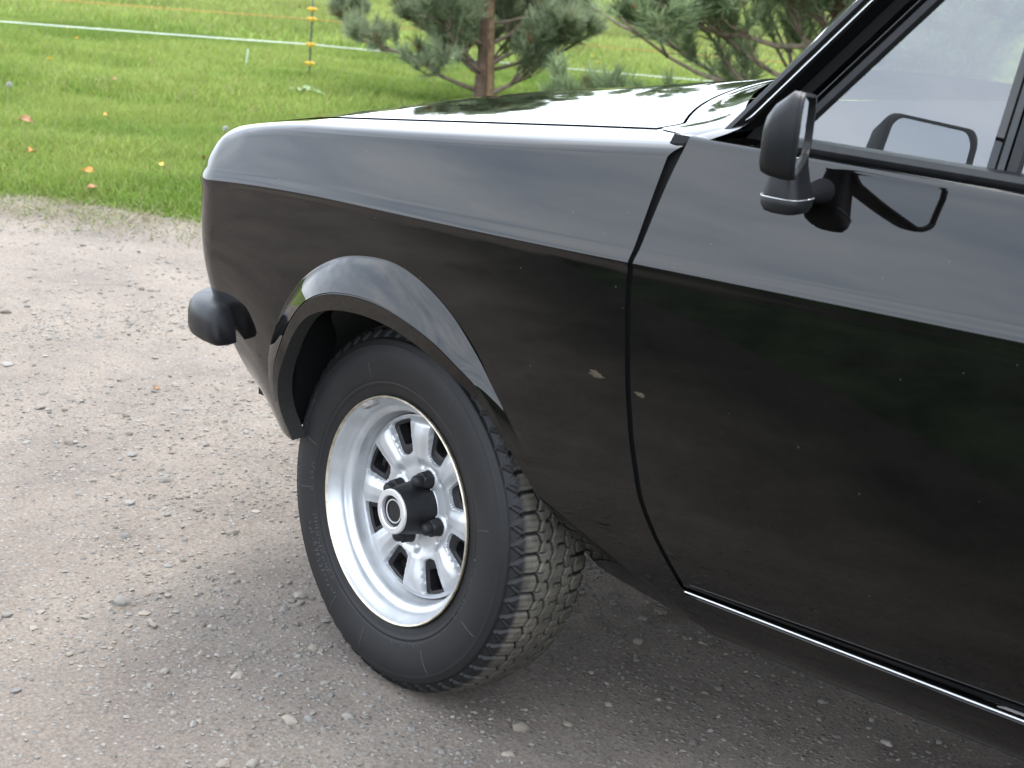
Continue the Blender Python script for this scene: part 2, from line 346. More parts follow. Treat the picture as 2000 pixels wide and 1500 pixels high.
# ---- loose stones lying on the drive
def make_stones():
    bm = bmesh.new(); bmesh.ops.create_icosphere(bm, subdivisions=1, radius=1.0); bm.verts.ensure_lookup_table()
    B1 = np.array([v.co[:] for v in bm.verts]); F1 = np.array([[v.index for v in f.verts] for f in bm.faces]); bm.free()
    bm = bmesh.new(); bmesh.ops.create_icosphere(bm, subdivisions=2, radius=1.0); bm.verts.ensure_lookup_table()
    B2 = np.array([v.co[:] for v in bm.verts]); F2 = np.array([[v.index for v in f.verts] for f in bm.faces]); bm.free()
    VV, FF, CC, k = [], [], [], 0
    def scatter(n, smin, smax, B, F, xr, yr, pw=2.2):
        nonlocal k
        x = rng.uniform(*xr, n); y = rng.uniform(*yr, n)
        keep = in_view(x, y, 0 * x, 0.12) & (edge_q(x, y) < 0.05)
        cl = vnoise(x * 2.3, y * 2.3, 31) * 0.6 + vnoise(x * 7, y * 7, 32) * 0.4
        keep &= rng.uniform(0, 1, n) < sm(0.25, 0.75, cl) + 0.12
        keep &= ~((np.abs(x) < 0.14) & (np.abs(y + 0.64) < 0.12))
        x, y = x[keep], y[keep]; n = len(x)
        s = smin + (smax - smin) * rng.uniform(0, 1, n) ** pw
        sc = np.stack([s * rng.uniform(0.75, 1.25, n), s * rng.uniform(0.65, 1.0, n), s * rng.uniform(0.38, 0.68, n)], -1)
        a = rng.uniform(0, 2 * np.pi, n); ca, sa = np.cos(a), np.sin(a)
        nv = len(B)
        P = B[None] * (1 + rng.uniform(-0.22, 0.22, (n, nv, 1))) * sc[:, None, :]
        X = P[..., 0] * ca[:, None] - P[..., 1] * sa[:, None] + x[:, None]; Y = P[..., 0] * sa[:, None] + P[..., 1] * ca[:, None] + y[:, None]
        Zz = P[..., 2] + (gravel_h(x, y) + sc[:, 2] * rng.uniform(-0.25, 0.35, n))[:, None]
        VV.append(np.stack([X, Y, Zz], -1).reshape(-1, 3))
        FF.append((F[None] + (np.arange(n) * nv)[:, None, None]).reshape(-1, 3) + k); k += n * nv
        g = rng.normal(0.160, 0.026, n).clip(0.08, 0.3); w = rng.uniform(0, 1, n) > 0.985; g[w] += 0.06; g = np.minimum(g, 0.21)
        t = rng.uniform(-1, 1, n)
        c = np.stack([g * (1 + 0.06 * t), g * (0.90 + 0.0 * t), g * (0.78 - 0.06 * t)], -1)
        bl = rng.uniform(0, 1, n) > 0.95; c[bl] = c[bl] * [0.94, 0.97, 0.96]
        CC.append(np.repeat(c, nv, 0))
    scatter(32000, 0.0020, 0.0060, B1, F1, (-2.2, 1.3), (-1.75, 0.9))
    scatter(11000, 0.0040, 0.0105, B1, F1, (-3.8, 1.3), (-1.75, 1.4), 3.0)
    scatter(600, 0.0085, 0.0170, B2, F2, (-3.8, 1.3), (-1.75, 1.4), 2.5)
    o = mesh('loose_stones', np.concatenate(VV), np.concatenate(FF), attr_mat('stone_grey', 0.92, 1.35, bump=0.3, bscale=400), colors=np.concatenate(CC), smooth=True)
    o['kind'] = 'stuff'; tag(o, 'small grey and tan loose stones scattered over the drive', 'gravel')
    sharp(o, 50)
make_stones()

# ---- grass blades
def blades(name, x, y, z, hgt, wid, colr, lean, m, label, seg=2):
    n = len(x); a = rng.uniform(0, 2 * np.pi, n); b = rng.uniform(0, 2 * np.pi, n)
    L = lean * rng.uniform(0.3, 1.0, n) * hgt; dx, dy = np.cos(a) * L, np.sin(a) * L
    wx, wy = np.cos(b) * wid / 2, np.sin(b) * wid / 2
    up = hgt * np.sqrt(np.maximum(0.05, 1 - (lean * 0.7) ** 2))
    P = [np.stack([x - wx, y - wy, z], -1), np.stack([x + wx, y + wy, z], -1)]
    if seg == 2:
        P += [np.stack([x + dx * .3 + wx * .8, y + dy * .3 + wy * .8, z + up * .6], -1), np.stack([x + dx * .3 - wx * .8, y + dy * .3 - wy * .8, z + up * .6], -1)]
    P += [np.stack([x + dx, y + dy, z + up], -1)]
    k = len(P); V = np.stack(P, 1).reshape(-1, 3); i = (np.arange(n) * k)[:, None]
    F = np.concatenate([i + np.array([[0, 1, 2]]), i + np.array([[0, 2, 3]]), i + np.array([[3, 2, 4]])]) if seg == 2 else i + np.array([[0, 1, 2]])
    c = np.repeat(colr, k, 0)
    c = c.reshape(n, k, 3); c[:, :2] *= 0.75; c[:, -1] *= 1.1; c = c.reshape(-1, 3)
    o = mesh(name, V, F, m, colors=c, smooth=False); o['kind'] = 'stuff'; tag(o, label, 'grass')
    return o
def make_grass():
    gm = attr_mat('grass_blade', 0.62, 1.35, trans=0.35)
    def pts(n, p0, p1, q0, q1):
        p = rng.uniform(p0, p1, n); q = q0 + (q1 - q0) * rng.uniform(0, 1, n); x, y = to_xy(p, q)
        k = in_view(x, y, 0.05 + 0 * x, 0.22); return x[k], y[k], q[k]
    def colour(x, y, n, far=0.0):
        t = vnoise(x * 0.7, y * 0.7, 21) * 0.6 + vnoise(x * 2.7, y * 2.7, 22) * 0.4; t = np.clip((t - 0.30) / 0.40, 0, 1)[:, None]
        g = np.array([0.112, 0.180, 0.026]) * (1 - t) + np.array([0.200, 0.255, 0.055]) * t
        f = np.clip(far, 0, 1); f = f[:, None] if hasattr(f, '__len__') else f
        g = g * (1 - f) + (np.array([0.190, 0.222, 0.060]) * (0.75 + 0.5 * t)) * f
        g = g * rng.uniform(0.7, 1.3, (n, 1)) * rng.uniform(0.92, 1.08, (n, 3))
        dry = rng.uniform(0, 1, n) < 0.05; g[dry] = np.array([0.30, 0.25, 0.12]) * rng.uniform(0.6, 1.1, (dry.sum(), 1))
        return g
    V = []
    for (n, q0, q1, p0, p1, h, w) in ((430000, -0.05, 3.2, -5.5, 7.0, 0.062, 0.0046), (380000, 3.2, 9.0, -9, 14, 0.075, 0.0075), (300000, 9.0, 24.0, -20, 30, 0.10, 0.018), (190000, 24, 75.0, -60, 85, 0.16, 0.06)):
        x, y, q = pts(n, p0, p1, q0, q1); k = len(x)
        clump = vnoise(x * 3.1, y * 3.1, 23) * 0.5 + vnoise(x * 0.9, y * 0.9, 24) * 0.5
        hh = h * (0.45 + 1.1 * clump) * rng.uniform(0.6, 1.3, k) * (0.55 + 0.45 * sm(0.0, 0.7, q))
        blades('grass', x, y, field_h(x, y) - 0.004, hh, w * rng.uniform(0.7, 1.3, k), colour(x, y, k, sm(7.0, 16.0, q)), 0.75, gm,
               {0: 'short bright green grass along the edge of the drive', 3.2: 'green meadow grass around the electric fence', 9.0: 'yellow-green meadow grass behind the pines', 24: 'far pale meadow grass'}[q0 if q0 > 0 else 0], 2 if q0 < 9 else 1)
    # matted cut grass lying along the verge
    x, y, q = pts(80000, -5.5, 7.0, -0.46, 0.46); k = rng.uniform(0, 1, len(x)) < (1 - np.abs(q) / 0.42) * (0.3 + 0.9 * vnoise(x * 3, y * 3, 27)); x, y, q = x[k], y[k], q[k]; k = len(x)
    g = np.array([0.23, 0.205, 0.105]) * rng.uniform(0.55, 1.25, (k, 1)) * rng.uniform(0.93, 1.07, (k, 3)); gr = rng.uniform(0, 1, k) < 0.3; g[gr] = np.array([0.11, 0.16, 0.035]) * rng.uniform(0.6, 1.2, (gr.sum(), 1))
    z = np.maximum(field_h(x, y), gravel_h(x, y)) + rng.uniform(0, 0.012, k)
    blades('cut_grass', x, y, z, rng.uniform(0.03, 0.075, k), 0.0035 * rng.uniform(0.7, 1.4, k), g, 1.35, gm, 'matted dry grass clippings along the edge of the drive')
make_grass()

# ================================================================== CAR
car = empty('car', (0, 0, 0))
tag(car, 'glossy black two-door car with silver wheel parked on the gravel drive', 'car')

# ---- body surface: a plan curve at crease level, offset along its normal by a height profile
def plan_curve():
    ds = .002; x, b, ph = .35, .785, 0.; P = [(x, b)]; H = [0.]; S = [0.]; s = 0
    while b > 0 and s < 4:
        k = .166
        if x <= -.441 and ph < R(80): k = .166 + (1 / .12) * float(sm(0, .025, -.441 - x if ph < .3 else 1))
        elif ph >= R(80): k = (np.pi / 2 - ph) / max(b, .02)
        ph = min(ph + k * ds, np.pi / 2); x -= np.cos(ph) * ds; b -= np.sin(ph) * ds; s += ds
        P.append((x, b)); H.append(ph); S.append(s)
    return np.array(S), np.array(P), np.array(H)
S_, P_, H_ = plan_curve()
def gsm(a, n=15):
    k = np.hanning(n + 2)[1:-1]; k /= k.sum(); return np.convolve(np.pad(a, n // 2, mode='edge'), k, mode='valid')
H_ = gsm(H_, 25)
S_END = S_[-1]
def plan(s):
    s = np.asarray(s, float)
    x = np.where(s < 0, .35 - s, np.interp(s, S_, P_[:, 0])); b = np.where(s < 0, .785 - .03 * sm(1.6, 2.9, -s), np.interp(s, S_, P_[:, 1])); h = np.where(s < 0, 0, np.interp(s, S_, H_))
    return x, b, h
def s_of_x(x): x = np.asarray(x, float); return np.where(x > .35, .35 - x, np.interp(-x, -P_[:, 0], S_))
def zc(x): x = np.asarray(x, float); return .770 + .0275 * np.minimum(x, 1.2) - .02 * np.clip((-x - .1) / .4, 0, 2) ** 2
def zsh(x): x = np.asarray(x, float); return .887 + .108 * np.minimum(x, .53) - .16 * np.clip(-.25 - x, 0, 1) ** 1.5
def off_low(x, z):
    dz = np.maximum(zc(x) - z, 0)
    a = -.004 * sm(0, .012, dz) - .14 * dz ** 2 - 1.2 * np.maximum(0, dz - .3) ** 2
    d = np.maximum(0, .423 - .48 * (x - .289) - z); a = a - .55 * d * d / (d + .012) * sm(.24, .30, x) * sm(.62, .46, x)
    return a - 1.12 * np.maximum(0, .66 - z) ** 2 * sm(-.25, -.52, x)
def place(s, off, z):
    x, b, h = plan(s)
    return x - np.sin(h) * off, -b - np.cos(h) * off, z
def low(s, z, extra=0.0):
    x, b, h = plan(s); return place(s, off_low(x, z) + extra, z)
def ztop(x, y):
    a = np.sqrt(y * y + .004) / .69
    return zsh(x) + .006 + (.036 + .034 * sm(-.35, .30, x)) * sm(-.62, -.40, x) * (1 - a ** 1.06)
def flank_off(dz, h, m=1.0):
    t14, t20 = math.tan(R(10.5)), math.tan(R(16))
    lean = dz * t14 + .5 * dz * dz / h * (t20 - t14)
    return -(lean + (m - 1) * .24 * dz * (dz / h) ** 1.4 + .0024 * sm(.0, .020, dz))
def nose_lean(x): return 1 + 1.3 * sm(-.38, -.57, x)
def upper(s, v):
    """v 0..1 flank, 1..2 shoulder fillet, 2..3 top of the wing"""
    x, b, h = plan(s); z0 = zc(x); hh = zsh(x) - z0
    mm = nose_lean(x); kn = sm(-.36, -.55, x); d0 = hh - .016 - .010 * kn; o0 = flank_off(d0, hh, mm); oi = flank_off(hh + .002, hh, mm)
    def top(o):
        px, py, _ = place(s, o, 0 * s); return ztop(px, py)
    f = np.clip(v, 0, 1); dz = d0 * f; of = flank_off(dz, hh, mm); zf = z0 + dz
    t = np.clip(v - 1, 0, 1); o2 = oi - .034 - .02 * kn
    ob = (1 - t) ** 2 * o0 + 2 * t * (1 - t) * oi + t * t * o2
    zi = top(oi); zb = (1 - t) ** 2 * (z0 + d0) + 2 * t * (1 - t) * zi + t * t * top(o2)
    oe = np.minimum(oi - .042 - .022 * kn, -(b - .637) / np.maximum(np.cos(h), .3)); oe = np.maximum(oe, oi - .13)
    g = np.clip(v - 2, 0, 1); ot = o2 + (oe - o2) * g
    off = np.where(v <= 1, of, np.where(v <= 2, ob, ot)); z = np.where(v <= 1, zf, np.where(v <= 2, zb, top(ot)))
    return place(s, off, z)
VU = np.concatenate([np.linspace(0, .16, 8), np.linspace(.2, 1, 14), np.linspace(1.05, 2, 14), np.linspace(2.15, 3, 7)])

DOORX = np.array([(.28, .560), (.304, .549), (.351, .529), (.418, .490), (.471, .464), (.546, .445), (.615, .433), (.723, .421), (.782, .418), (.794, .423), (.844, .433), (.894, .443), (.939, .455), (.97, .464)])
_zz = np.linspace(.28, .97, 300); _xx = np.interp(_zz, DOORX[:, 0], DOORX[:, 1]); _xx = gsm(_xx, 21)
def door_x(z): return np.interp(z, _zz, _xx)
GAP = .0042

# ---- front wing: arch curves in (x, z)
A_ = [(-.288, .335), (-.306, .395), (-.303, .470), (-.279, .529), (-.249, .58), (-.202, .633), (-.146, .67), (-.088, .691), (-.011, .699), (.055, .684), (.119, .649), (.172, .60), (.208, .556), (.245, .51), (.275, .468), (.305, .425), (.33, .385), (.345, .345), (.353, .298)]
B_ = [(-.274, .335), (-.290, .39), (-.281, .457), (-.246, .517), (-.208, .563), (-.163, .605), (-.112, .630), (-.054, .641), (.005, .641), (.065, .629), (.117, .610), (.162, .580), (.196, .546), (.231, .502), (.266, .460), (.298, .420), (.323, .382), (.339, .345), (.347, .298)]
C_ = [(-.264, .335), (-.280, .39), (-.269, .446), (-.237, .503), (-.200, .546), (-.161, .580), (-.112, .602), (-.060, .612), (-.005, .613), (.050, .605), (.100, .588), (.145, .562), (.184, .532), (.222, .495), (.258, .455), (.292, .416), (.318, .380), (.334, .345), (.342, .298)]
AMP = [.0, .0, .003, .012, .024, .031, .034, .035, .035, .035, .033, .025, .009, .001, .0, .0, .0, .0, .0]
NA = 121
Ac, Bc, Cc = catmull(A_, NA), catmull(B_, NA), catmull(C_, NA); Am = gsm(np.interp(np.linspace(0, 18, NA), range(19), AMP), 9)
def fender(side):
    P = Patches()
    uA = np.linspace(0, 1, NA); lerp = lambda arr, u: np.interp(u, uA, arr)
    # outer boundary matched to the arch curve, corner by corner, in (s, z)
    s_f = float(s_of_x(-.405)); corners = []
    zb_r = .292
    xd = float(door_x(zb_r)) - GAP
    path = [(s_f, .335, 0), (s_f, float(zc(-.405)), 4.2)]
    for xx in np.linspace(-.39, .41, 30): path.append((float(s_of_x(xx)), float(zc(xx)), 4.2 + (xx + .405) / .815 * 7.2))
    for i, z in enumerate(np.linspace(float(zc(.415)), zb_r, 26)): path.append((float(s_of_x(door_x(z) - GAP)), z, 11.6 + i / 25 * 4.9))
    path.append((float(s_of_x(.46)), .294, 17.2)); path.append((float(s_of_x(.37)), .297, 18))
    path = np.array(path); k = path[:, 2] / 18
    sA = s_of_x(Ac[:, 0])
    def fl(u, v):
        s0, z0 = lerp(sA, u), lerp(Ac[:, 1], u); s1, z1 = np.interp(u, k, path[:, 0]), np.interp(u, k, path[:, 1])
        return low(s0 + (s1 - s0) * v, z0 + (z1 - z0) * v)
    P.add(fl, np.unique(np.concatenate([uA, k])), np.linspace(0, 1, 26), (0, -1, 0))
    # arch flare: fillet + outward swell, then the lip, then the inner flange
    sB, sC = s_of_x(Bc[:, 0]), s_of_x(Cc[:, 0])
    def swell(u, t):
        s = lerp(sA, u) * (1 - t) + lerp(sB, u) * t; z = lerp(Ac[:, 1], u) * (1 - t) + lerp(Bc[:, 1], u) * t
        e = lerp(Am, u) * (t + .07 * np.sin(np.pi * t) - .10 * np.exp(-t / .06) * t / .06)
        return low(s, z, e)
    P.add(swell, uA, np.linspace(0, 1, 18), (0, -1, .3))
    ampB = lambda u: lerp(Am, u)
    def lip(u, t):
        s = lerp(sB, u) * (1 - t) + lerp(sC, u) * t; z = lerp(Bc[:, 1], u) * (1 - t) + lerp(Cc[:, 1], u) * t
        rnd = .003 * (1 - np.sqrt(np.clip(1 - (1 - np.clip(t * 6, 0, 1)) ** 2, 0, 1)))
        return low(s, z, ampB(u) - (rnd + .004 * t) * np.clip(ampB(u) / .01, 0, 1))
    P.add(lip, uA, np.concatenate([np.linspace(0, .17, 6), np.linspace(.25, 1, 6)]), (0, -1, 0))
    def flange(u, t):
        return low(lerp(sC, u), lerp(Cc[:, 1], u) + .002 * t, ampB(u) - .004 * np.clip(ampB(u) / .01, 0, 1) - .030 * t)
    Pf = Patches(); Pf.add(flange, uA, np.linspace(0, 1, 4), (0, 0, -1)); Pf.build('arch_flange', M['underbody'], car, side)  # painted flange made matt black, in place of shade inside the arch
    # front corner below the crease
    s_n = float(np.interp(-.60, -P_[:, 1], S_))
    def corner(s, v):
        x, b, h = plan(s); zb = .335 + .01 * sm(s_f, s_n, s); return low(s, zb + (zc(x) - zb) * v)
    P.add(corner, np.linspace(s_f, s_n, 60), np.linspace(0, 1, 30), (-.7, -.7, 0))
    # everything above the crease
    def up(w, v):
        x_end = door_x(.785 + (np.clip(v, 0, 1.6)) * .095) - GAP
        s0 = s_of_x(x_end); return upper(s0 + (s_n - s0) * w, v)
    P.add(up, np.concatenate([np.linspace(0, .72, 60), np.linspace(.725, 1, 50)]), VU, (0, -1, .4))
    return P.build('front_wing', M['paint'], car, side)
for sd_ in (-1, 1): fender(sd_)

# ---- nose panel between the wings
def nose():
    s_n = float(np.interp(-.60, -P_[:, 1], S_)) + .004
    for sd_ in (-1, 1):
        P = Patches()
        def lo_(s, v):
            x, b, h = plan(s); zb = .345 + 0 * s; return low(s, zb + (zc(x) - zb) * v)
        P.add(lo_, np.linspace(s_n, S_END, 40), np.linspace(0, 1, 24), (-1, 0, 0))
        P.add(lambda s, v: upper(s, v), np.linspace(s_n, S_END, 40), VU, (-1, 0, .3))
        P.build('nose_panel', M['paint'], car, sd_)
nose()

# ---- bonnet, with its rear edge curving round to the scuttle
def x_front(y):
    s = np.linspace(.6, S_END, 400); x, b, h = plan(s); hh = zsh(x) - zc(x); oi = flank_off(hh + .002, hh, nose_lean(x))
    px, py, _ = place(s, oi - .046 - .022 * sm(-.36, -.55, x), 0 * s); o = np.argsort(-py); return np.interp(np.abs(y), (-py)[o], px[o])
def x_rear(y):
    a = np.abs(y); return .19 + .47 * np.minimum(a, .66) ** 2 + .0 * a - .05 * sm(.58, .66, a)
P = Patches()
P.add(lambda u, v: ((lambda y: (x_front(y) + (x_rear(y) - x_front(y)) * v, y, ztop(x_front(y) + (x_rear(y) - x_front(y)) * v, y) + .0015))(u)), np.concatenate([-np.linspace(.6358, .56, 10), np.linspace(-.55, .55, 60), np.linspace(.56, .6358, 10)]), np.linspace(0, 1, 60), (0, 0, 1))
bon = P.build('bonnet', M['paint'], car)
V, F = [], []
mesh('bonnet_gap_blackout', [(-.50, -.66, .74), (.44, -.70, .89), (.44, .70, .89), (-.50, .66, .74)], [(0, 1, 2, 3)], M['void'], car, smooth=False)  # black sheet standing in for the shade below the bonnet gaps

# ---- scuttle panel under the windscreen
def x_ws(y): return .292 + .435 * np.abs(y) ** 2
def z_ws(y): return .968 + .035 * (1 - (np.abs(y) / .69) ** 2)
def cowl_front(y):
    a = np.abs(y); return .19 + .47 * np.minimum(a, .66) ** 2 - .05 * sm(.58, .66, a) + .005 + .105 * sm(.625, .715, a)
P = Patches()
def cowl(u, v):
    xf, xr = cowl_front(u), x_ws(u) + .004; x = xf + (xr - xf) * v
    zf = ztop(xf, u) + .001 - .010 * sm(.66, .72, np.abs(u)); zr = z_ws(u)
    return x, u, zf + (zr - zf) * (v ** 1.5)
P.add(cowl, np.concatenate([-np.linspace(.715, .58, 16), np.linspace(-.57, .57, 50), np.linspace(.58, .715, 16)]), np.linspace(0, 1, 14), (0, 0, 1))
P.build('scuttle_panel', M['paint'], car)

# ---- greenhouse
def side_b(z): return .716 - .12 * (z - .94)
PIL = .845
def pl(x0, z, off=0.0): return (x0 + PIL * (z - .97), -(side_b(z) + off), z)
def strip_mesh(name, sec, z0, z1, m, side, n=14, base=None, parent=None):
    """sec: [(x0, off)] cross-section swept up the pillar line"""
    rings = []
    for z in np.linspace(z0, z1, n):
        rings.append([pl(x0, z, o) for x0, o in sec])
    V, F = loft(rings, closed=False)
    V = np.array([tuple(p) for p in V])
    if side > 0: V = V * [1, -1, 1]
    o = mesh(name, V, F, m, parent or car); fixn(o); return sharp(o, 40)
ZR = 1.315
for sd_ in (-1, 1):
    strip_mesh('windscreen_seal', [(.497, -.006), (.501, .002), (.509, .004), (.514, -.002)], .955, ZR, M['rubber_trim'], sd_)
    # pillar: sweeps forward into the scuttle at its foot
    rings = []
    for z in np.concatenate([np.linspace(.935, .985, 10), np.linspace(1.0, ZR + .02, 14)]):
        k = float(sm(.985, .935, z)); kk = k * k
        sec = [(.511, -.012), (.512, -.008), (.516, -.002), (.523, .006), (.530, .0125), (.531, .003), (.532, -.030)]
        rings.append([(pl(x0 - .030 * kk * (1 + (.531 - x0) * 30), z, o + .014 * k)) for x0, o in sec])
    V, F = loft(rings, closed=False); V = np.array(V)
    if sd_ > 0: V = V * [1, -1, 1]
    sharp(fixn(mesh('windscreen_pillar', V, F, M['paint'], car)), 50)
    strip_mesh('pillar_channel', [(.526, -.026), (.566, -.026)], .95, ZR, M['void'], sd_)
P = Patches()
for sgn in (1,):
    def ws(u, v):
        z = z_ws(u) + (ZR + .03 * (1 - (u / .69) ** 2) - z_ws(u)) * v; w = 1 - .058 * v
        return x_ws(u) + PIL * (z - .968) * (1 - .10 * (1 - (u / .69) ** 2)) , u * w, z
    P.add(ws, np.linspace(-.706, .706, 40), np.linspace(0, 1, 16), (-1, 0, .5))
P.build('windscreen', M['glass'], car)

# ---- doors
XR = 1.665
def belt_z(x): return .948 + 0 * np.asarray(x, float)
def door(side):
    P = Patches()
    def lo_(u, v):
        xm = door_x(.358) ; z_b = .358
        z = z_b + (zc(.42 + (XR - .42) * u) - z_b) * v; x = (door_x(z) + GAP) * (1 - u) + XR * u
        return low(s_of_x(x), z)
    P.add(lo_, np.concatenate([np.linspace(0, .08, 10), np.linspace(.1, 1, 40)]), np.linspace(0, 1, 40), (0, -1, 0))
    def hem(u, v):
        z = .358 + 0 * u; x = (door_x(z) + GAP) * (1 - u) + XR * u; a = v * np.pi / 2
        X, Y, Z_ = low(s_of_x(x), z); return X, Y + .006 * (1 - np.cos(a)), Z_ - .006 * np.sin(a)
    P.add(hem, np.linspace(0, 1, 30), np.linspace(0, 1, 6), (0, -1, -1))
    def hi_(u, v):
        xg = .43 + (XR - .43) * u; z0 = zc(xg); hh = zsh(.53) - z0
        d0 = belt_z(xg) - .012 - z0; f = np.clip(v, 0, 1); dz = d0 * f; o = flank_off(dz, hh)
        a = np.clip(v - 1, 0, 1) * np.pi / 2 * .95; z = z0 + dz + .012 * np.sin(a); o = o - .014 * (1 - np.cos(a))
        x = (door_x(np.minimum(z, .94)) + GAP) * (1 - u) + XR * u
        return place(s_of_x(x), o, z)
    P.add(hi_, np.concatenate([np.linspace(0, .08, 10), np.linspace(.1, 1, 40)]), np.concatenate([np.linspace(0, .16, 8), np.linspace(.2, 1, 14), np.linspace(1.1, 2, 10)]), (0, -1, .3))
    # turned front edge
    def edge(v, t):
        X, Y, Z_ = low(s_of_x(door_x(v) + GAP), v); return X + 0 * t, Y + .014 * t, Z_ + 0 * t
    P.add(edge, np.linspace(.358, .78, 40), np.linspace(0, 1, 3), (-1, 0, 0))
    d = P.build('door', M['paint'], car, side)
    Q = Patches()
    def back(v, t):
        X, Y, Z_ = place(s_of_x(door_x(v) - .03 + .06 * t), np.where(v < zc(.42), off_low(.42, v), flank_off(np.maximum(v - zc(.42), 0), .15)) - .017, v); return X, Y, Z_
    Q.add(back, np.linspace(.29, .945, 50), np.linspace(0, 1, 3), (0, -1, 0))
    Q.build('door_gap_blackout', M['void'], car, side)  # black filler in place of the shade inside the shut gap
    return d
doors = {s: door(s) for s in (-1, 1)}
for sd_ in (-1, 1):
    d = doors[sd_]
    # window frame strips along the pillar, then over the top
    strip_mesh('door_frame', [(.555, -.016), (.557, -.008), (.5645, -.003), (.567, -.008), (.5685, -.008), (.570, -.0045), (.577, .0005), (.580, -.006)], .945, ZR - .02, M['paint'], sd_, parent=d)
    strip_mesh('window_seal', [(.578, -.002), (.581, .002), (.591, .001), (.596, -.006)], .945, ZR - .02, M['rubber_trim'], sd_, parent=d)
    def prism(name, pts, m, dd=.0):
        rings = [[(x, -(side_b(z) + o), z) for (x, z), o in zip(pts, [dd] * len(pts))], [(x, -(side_b(z) + dd - .014), z) for x, z in pts]]
        V, F = loft(rings); V = np.array(V)
        if sd_ > 0: V = V * [1, -1, 1]
        return sharp(fixn(mesh(name, V, F, m, d)), 30)
    prism('frame_top', [(.80, 1.285), (1.66, 1.285), (1.66, 1.315), (.80, 1.315)], M['paint'], .001)
    prism('frame_rear', [(1.61, .945), (1.66, .945), (1.66, 1.285), (1.61, 1.285)], M['paint'], .001)
    # window divider: painted bar with a groove and a rubber edge
    rings = []
    for z in np.linspace(.945, 1.285, 10): rings.append([(x + .0035 + .093 * (z - .945), -(side_b(z) + o), z) for x, o in ((.8255, -.010), (.8265, .003), (.836, .004), (.8375, .002), (.839, .004), (.8465, .003), (.848, -.010))])
    V, F = loft(rings, closed=False); V = np.array(V); V = V * ([1, -1, 1] if sd_ > 0 else 1)
    sharp(fixn(mesh('window_divider', V, F, M['paint'], d)), 30)
    prism('divider_seal', [(.8525, .945), (.864, .945), (.896, 1.285), (.884, 1.285)], M['rubber_trim'], .0015)
    # belt trim: rubber with a thin bright bead
    rings = []
    for x in np.linspace(.568, XR - .005, 40): rings.append([(x, -b, z) for b, z in ((.730, .946), (.7350, .951), (.7360, .956), (.7320, .963), (.7235, .9655), (.711, .9645))])
    V, F = loft(rings, closed=False); V = np.array(V); V = V * ([1, -1, 1] if sd_ > 0 else 1)
    sharp(fixn(mesh('belt_trim', V, F, M['rubber_trim'], d)), 40)
    def pane(name, xa, xb):
        Q = Patches()
        def g(u, v):
            z = .95 + (1.30 - .95) * v; x0 = xa(z); x = x0 + (xb(z) - x0) * u; return x, -(side_b(z) - .007 + .004 * np.sin(np.pi * np.clip(u, 0, 1)) * 0), z
        Q.add(g, np.linspace(0, 1, 12), np.linspace(0, 1, 12), (0, -1, .3)); return Q.build(name, M['glass'], d, sd_)
    pane('quarter_window', lambda z: .590 + PIL * (z - .97), lambda z: .840 + .093 * (z - .945))
    pane('door_window', lambda z: .843 + .093 * (z - .945), lambda z: 1.63 + 0 * z)

# ---- sills
for sd_ in (-1, 1):
    prof = [(.700, .350), (.7385, .3492), (.7415, .3465), (.7405, .342), (.735, .328), (.722, .307), (.709, .290), (.698, .282), (.640, .265)]
    rings = []
    for x in np.linspace(.30, 1.98, 40):
        rings.append([(max(x, float(door_x(min(max(z, .29), .35)))) + GAP if x < .36 else max(x, float(door_x(min(max(z, .29), .35))) + GAP), sd_ * b, z) for b, z in prof])
    V, F = loft(rings, closed=False); o = sharp(fixn(mesh('sill', V, F, M['paint'], car)), 45)
    V, F = tube([(x, sd_ * .7400, .3500) for x in np.linspace(float(door_x(.35)) + .006, 1.66, 24)], .0012, 8); sharp(fixn(mesh('sill_highlight_strip', V, F, M['alu'], o)), 60)  # bright strip added to give the sill ledge its white highlight
    # lower edge of the wing behind the arch turns under
    rings = []
    for x in np.linspace(.352, .556, 24):
        zb = float(np.interp(x, [.352, .37, .46, .556], [.298, .297, .294, .292])); X, Y, Z_ = [float(k) for k in low(s_of_x(x), zb)]
        rings.append([(X, -sd_ * (Y + .0005) * 1.0, zb + .002), (X, -sd_ * (Y + .006), zb - .005), (X, -sd_ * (Y + .020), zb - .010), (X, -sd_ * (Y + .08), zb - .018)])
    V, F = loft(rings, closed=False); sharp(fixn(mesh('wing_lower_edge', V, F, M['paint'], car)), 60)

